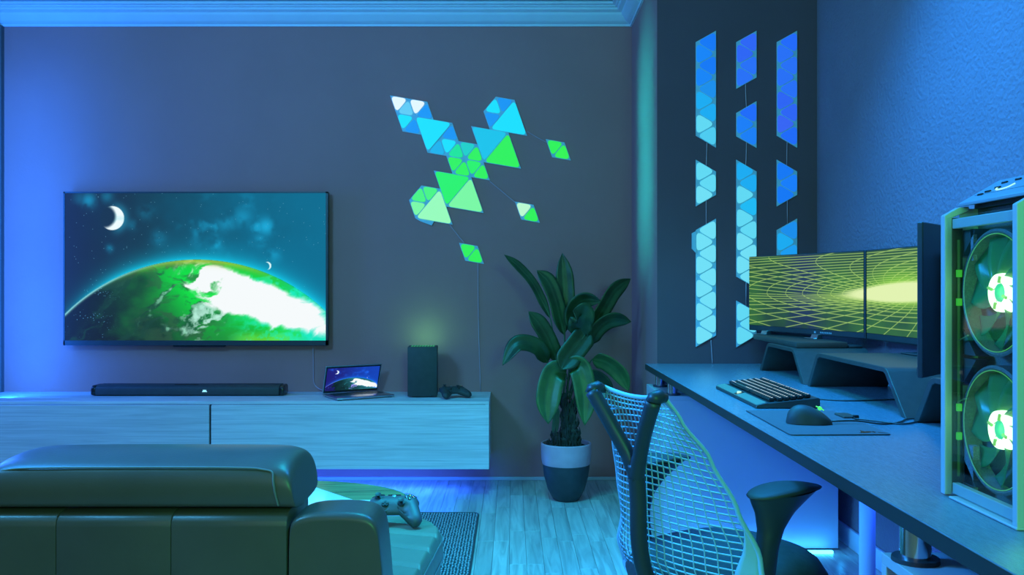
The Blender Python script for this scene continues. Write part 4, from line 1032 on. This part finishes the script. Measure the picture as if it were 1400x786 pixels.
b = NB(); tube(b, [(TX+.022, TY1-.016, .865), (TX+.022, TY1-.045, .874)], .0012, 5); tube(b, [(TX+.022, TY1-.016, .965), (TX+.022, TY1-.045, .975)], .0012, 5); finish('steel_stay', b, M_alu, t)
b = NB(); box(b, TX+.004, TX+.007, TY0+.012, TY1-fwm, Z0+.004, Z1-.004); finish('glass_front', b, glass_mat('tower_glass', (.93, .97, .95), .06), t)

# ------------------------------------------------------------------ mesh office chair
CA = .588
t = thing('office_chair', 'office chair with pale open-mesh back and dark frame facing the desk', 'chair', (.502, 2.024, 0), CA)
# local x forward, y left
def lerpf(tab, v):
    for (a, fa), (b_, fb_) in zip(tab, tab[1:]):
        if v <= b_: k = (v-a)/(b_-a); k = k*k*(3-2*k)*.5+k*.5; return fa+(fb_-fa)*k
    return tab[-1][1]
def surf(u, v, off=0):
    z = .38+.452*v
    hw = lerpf([(0, .215), (.13, .222), (.27, .210), (.49, .184), (.71, .152), (.89, .120), (1, .098)], v)
    rx_ = lerpf([(0, -.125), (.13, -.140), (.27, -.137), (.49, -.176), (.71, -.218), (.89, -.270), (1, -.294)], v)
    xc = lerpf([(0, -.195), (.2, -.238), (.45, -.248), (.7, -.252), (1, -.286)], v)
    x = xc+(rx_-xc)*abs(u)**2.3; y = -u*hw
    if v > .9: z -= .014*(1-u*u)*((v-.9)/.1)
    return Vector((x+off, y, z))
b = NB(); NUc, NVc = 19, 31
def ribbon(bm, pts, r): tube(bm, pts, r, 4)
for i in range(1, NUc):
    u = -1+2*i/NUc; ribbon(b, [surf(u+.03*math.sin(v*PI), v) for v in [k/40 for k in range(41)]], .0019)
for j in range(1, NVc):
    v = j/NVc
    ribbon(b, [surf(u, min(1, v+.035*(1-u*u)*(1 if v < .9 else 0)-.0)) for u in [-1+2*k/24 for k in range(25)]], .0019)
finish('back_mesh', b, M_mesh, t, world=False, kind='stuff', smooth=True)
b = NB()
tube(b, [surf(-1, k/30) for k in range(31)], [(.0035+.0035*(1-k/30)) for k in range(31)], 8)
tube(b, [surf(1, k/30) for k in range(31)], [(.0035+.0035*(1-k/30)) for k in range(31)], 8)
tube(b, [surf(-1+2*k/24, 1) for k in range(25)], .005, 8)
tube(b, [surf(-1+2*k/24, 0) for k in range(25)], .009, 8)
finish('mesh_rim', b, M_mesh, t, world=False, smooth=True)
for sgn in (-1, 1):      # solid webs at the lower corners
    rows = [[surf(sgn*(1-.34*(1-v/.42)*k/4), v, .001) for k in range(5)] for v in [q*.42/12 for q in range(13)]]
    b = NB(); grid(b, rows); o = finish('corner_web', b, M_mesh, t, world=False, smooth=True); md = o.modifiers.new('th', 'SOLIDIFY'); md.thickness = .004
for sgn in (-1, 1):
    rows = [[surf(sgn*(1-.20*((v-.92)/.08)*k/3), v, .001) for k in range(4)] for v in [.92+q*.08/5 for q in range(6)]]
    b = NB(); grid(b, rows); o = finish('top_corner_tab', b, M_mesh, t, world=False, smooth=True); md = o.modifiers.new('th', 'SOLIDIFY'); md.thickness = .004
b = NB()
tube(b, smooth_pts([(-.10, 0, .34), (-.19, 0, .36), (-.250, 0, .42), (-.274, 0, .50), (-.278, 0, .60), (-.286, 0, .675)]), [(.0185, .018)], 14)
for sgn in (-1, 1):
    tube(b, smooth_pts([(-.283, 0, .645), (-.290, sgn*.018, .690), (-.308, sgn*.055, .755), (-.324, sgn*.098, .822)]), [.0175]*8+[.0165], 12)
    tube(b, [(-.324, sgn*.098, .818), (-.322, sgn*.098, .826), (-.308, sgn*.098, .830), (-.292, sgn*.098, .826)], [.0165, .0165, .015, .010], 12)
finish('y_shaped_support', b, M_chairf, t, world=False, smooth=True)
# seat
rows = []
for i in range(19):
    a = i/18
    rows.append([])
for i in range(13):
    r = i/12
    rows[i] = [((-.01+.215*r*(1 if abs(math.cos(a*PI/20)) > 0 else 1)*math.copysign(abs(math.cos(a*PI/20))**.75, math.cos(a*PI/20))), (.205)*r*math.copysign(abs(math.sin(a*PI/20))**.75, math.sin(a*PI/20)), .452+.004*r*r-.055*r**9) for a in range(41)]
rows = rows[:13]; rows.append([(x*.97, y*.97, .375) for x, y, z in rows[-1]])
b = NB(); grid(b, rows); bmesh.ops.remove_doubles(b, verts=b.verts, dist=.0002); bmesh.ops.recalc_face_normals(b, faces=b.faces); finish('seat', b, M_seat, t, world=False, smooth=True)
b = NB(); box(b, -.12, .10, -.09, .09, .32, .39, .02, 3); finish('tilt_mechanism', b, M_chairf, t, world=False, smooth='auto')
def arm(px, py, k):
    b = NB(); rows = []
    for i in range(17):
        u = i/16; x = px-.112+.218*u; wv = .052*max(.02, math.sin(PI*min(.999, max(.001, u)))**.45)*(1-.25*u)
        rows.append([(x, py+wv*math.cos(2*PI*j/16), .628+(.010 if math.sin(2*PI*j/16) > 0 else .014)*math.sin(2*PI*j/16)*(wv/.042)+.008*math.sin(PI*u)-.008) for j in range(17)])
    grid(b, rows); 
    for r in (rows[0], rows[-1]): b.faces.new([b.verts.new(p) for p in r[:-1]])
    bmesh.ops.remove_doubles(b, verts=b.verts, dist=.0001); bmesh.ops.recalc_face_normals(b, faces=b.faces)
    finish('arm_pad', b, M_darkrough, t, world=False, smooth=True)
    pl_ = smooth_pts([(px-.055, py*.80, .36), (px-.066, py*.95, .44), (px-.060, py, .52), (px-.040, py, .575), (px-.010, py, .622)], 6)
    prof_r = [(0, .024, .030), (.45, .022, .026), (.62, .024, .032), (.78, .030, .052), (.9, .038, .078), (1, .046, .098)]
    rr_l = []
    for i in range(len(pl_)):
        v = i/(len(pl_)-1)
        for (a0, x0_, y0b), (a1, x1_, y1b) in zip(prof_r, prof_r[1:]):
            if v <= a1+1e-6: k = (v-a0)/(a1-a0); rr_l.append((x0_+(x1_-x0_)*k, y0b+(y1b-y0b)*k)); break
    b = NB(); grid(b, [[(p.x+ra*math.cos(q*PI/10), p.y+rb*math.sin(q*PI/10), p.z) for q in range(21)] for p, (rb, ra) in zip(pl_, rr_l)])
    bmesh.ops.remove_doubles(b, verts=b.verts, dist=.0001); bmesh.ops.recalc_face_normals(b, faces=b.faces)
    finish('arm_post', b, M_chairf, t, world=False, smooth=True)
arm(-.034, -.195, 1); arm(-.034, .195, 1)
b = NB(); cyl(b, (0, 0), .028, .10, .33, 20); finish('gas_column', b, M_chrome, t, world=False, smooth='auto')
for k in range(5):
    a = k*2*PI/5+.3; ca, sa = math.cos(a), math.sin(a)
    b = NB(); tube(b, [(0, 0, .11), (.15*ca, .15*sa, .10), (.30*ca, .30*sa, .075)], [.028, .022, .014], 10, flat=.7); lg = finish('base_arm', b, M_chairf, t, world=False, smooth=True)
    b = NB(); tt = NB(); lathe(tt, [(.006, -.014), (.027, -.014), (.029, -.008), (.029, .008), (.027, .014), (.006, .014)], (0, 0, 0), 20, 'X', cap=True)
    merge(b, tt, Matrix.Translation((.30*ca, .30*sa, .029)) @ Matrix.Rotation(a+PI/2, 4, 'Z')); cyl(b, (.30*ca, .30*sa), .006, .03, .08, 8); finish('caster', b, M_dark, lg, world=False, smooth='auto')
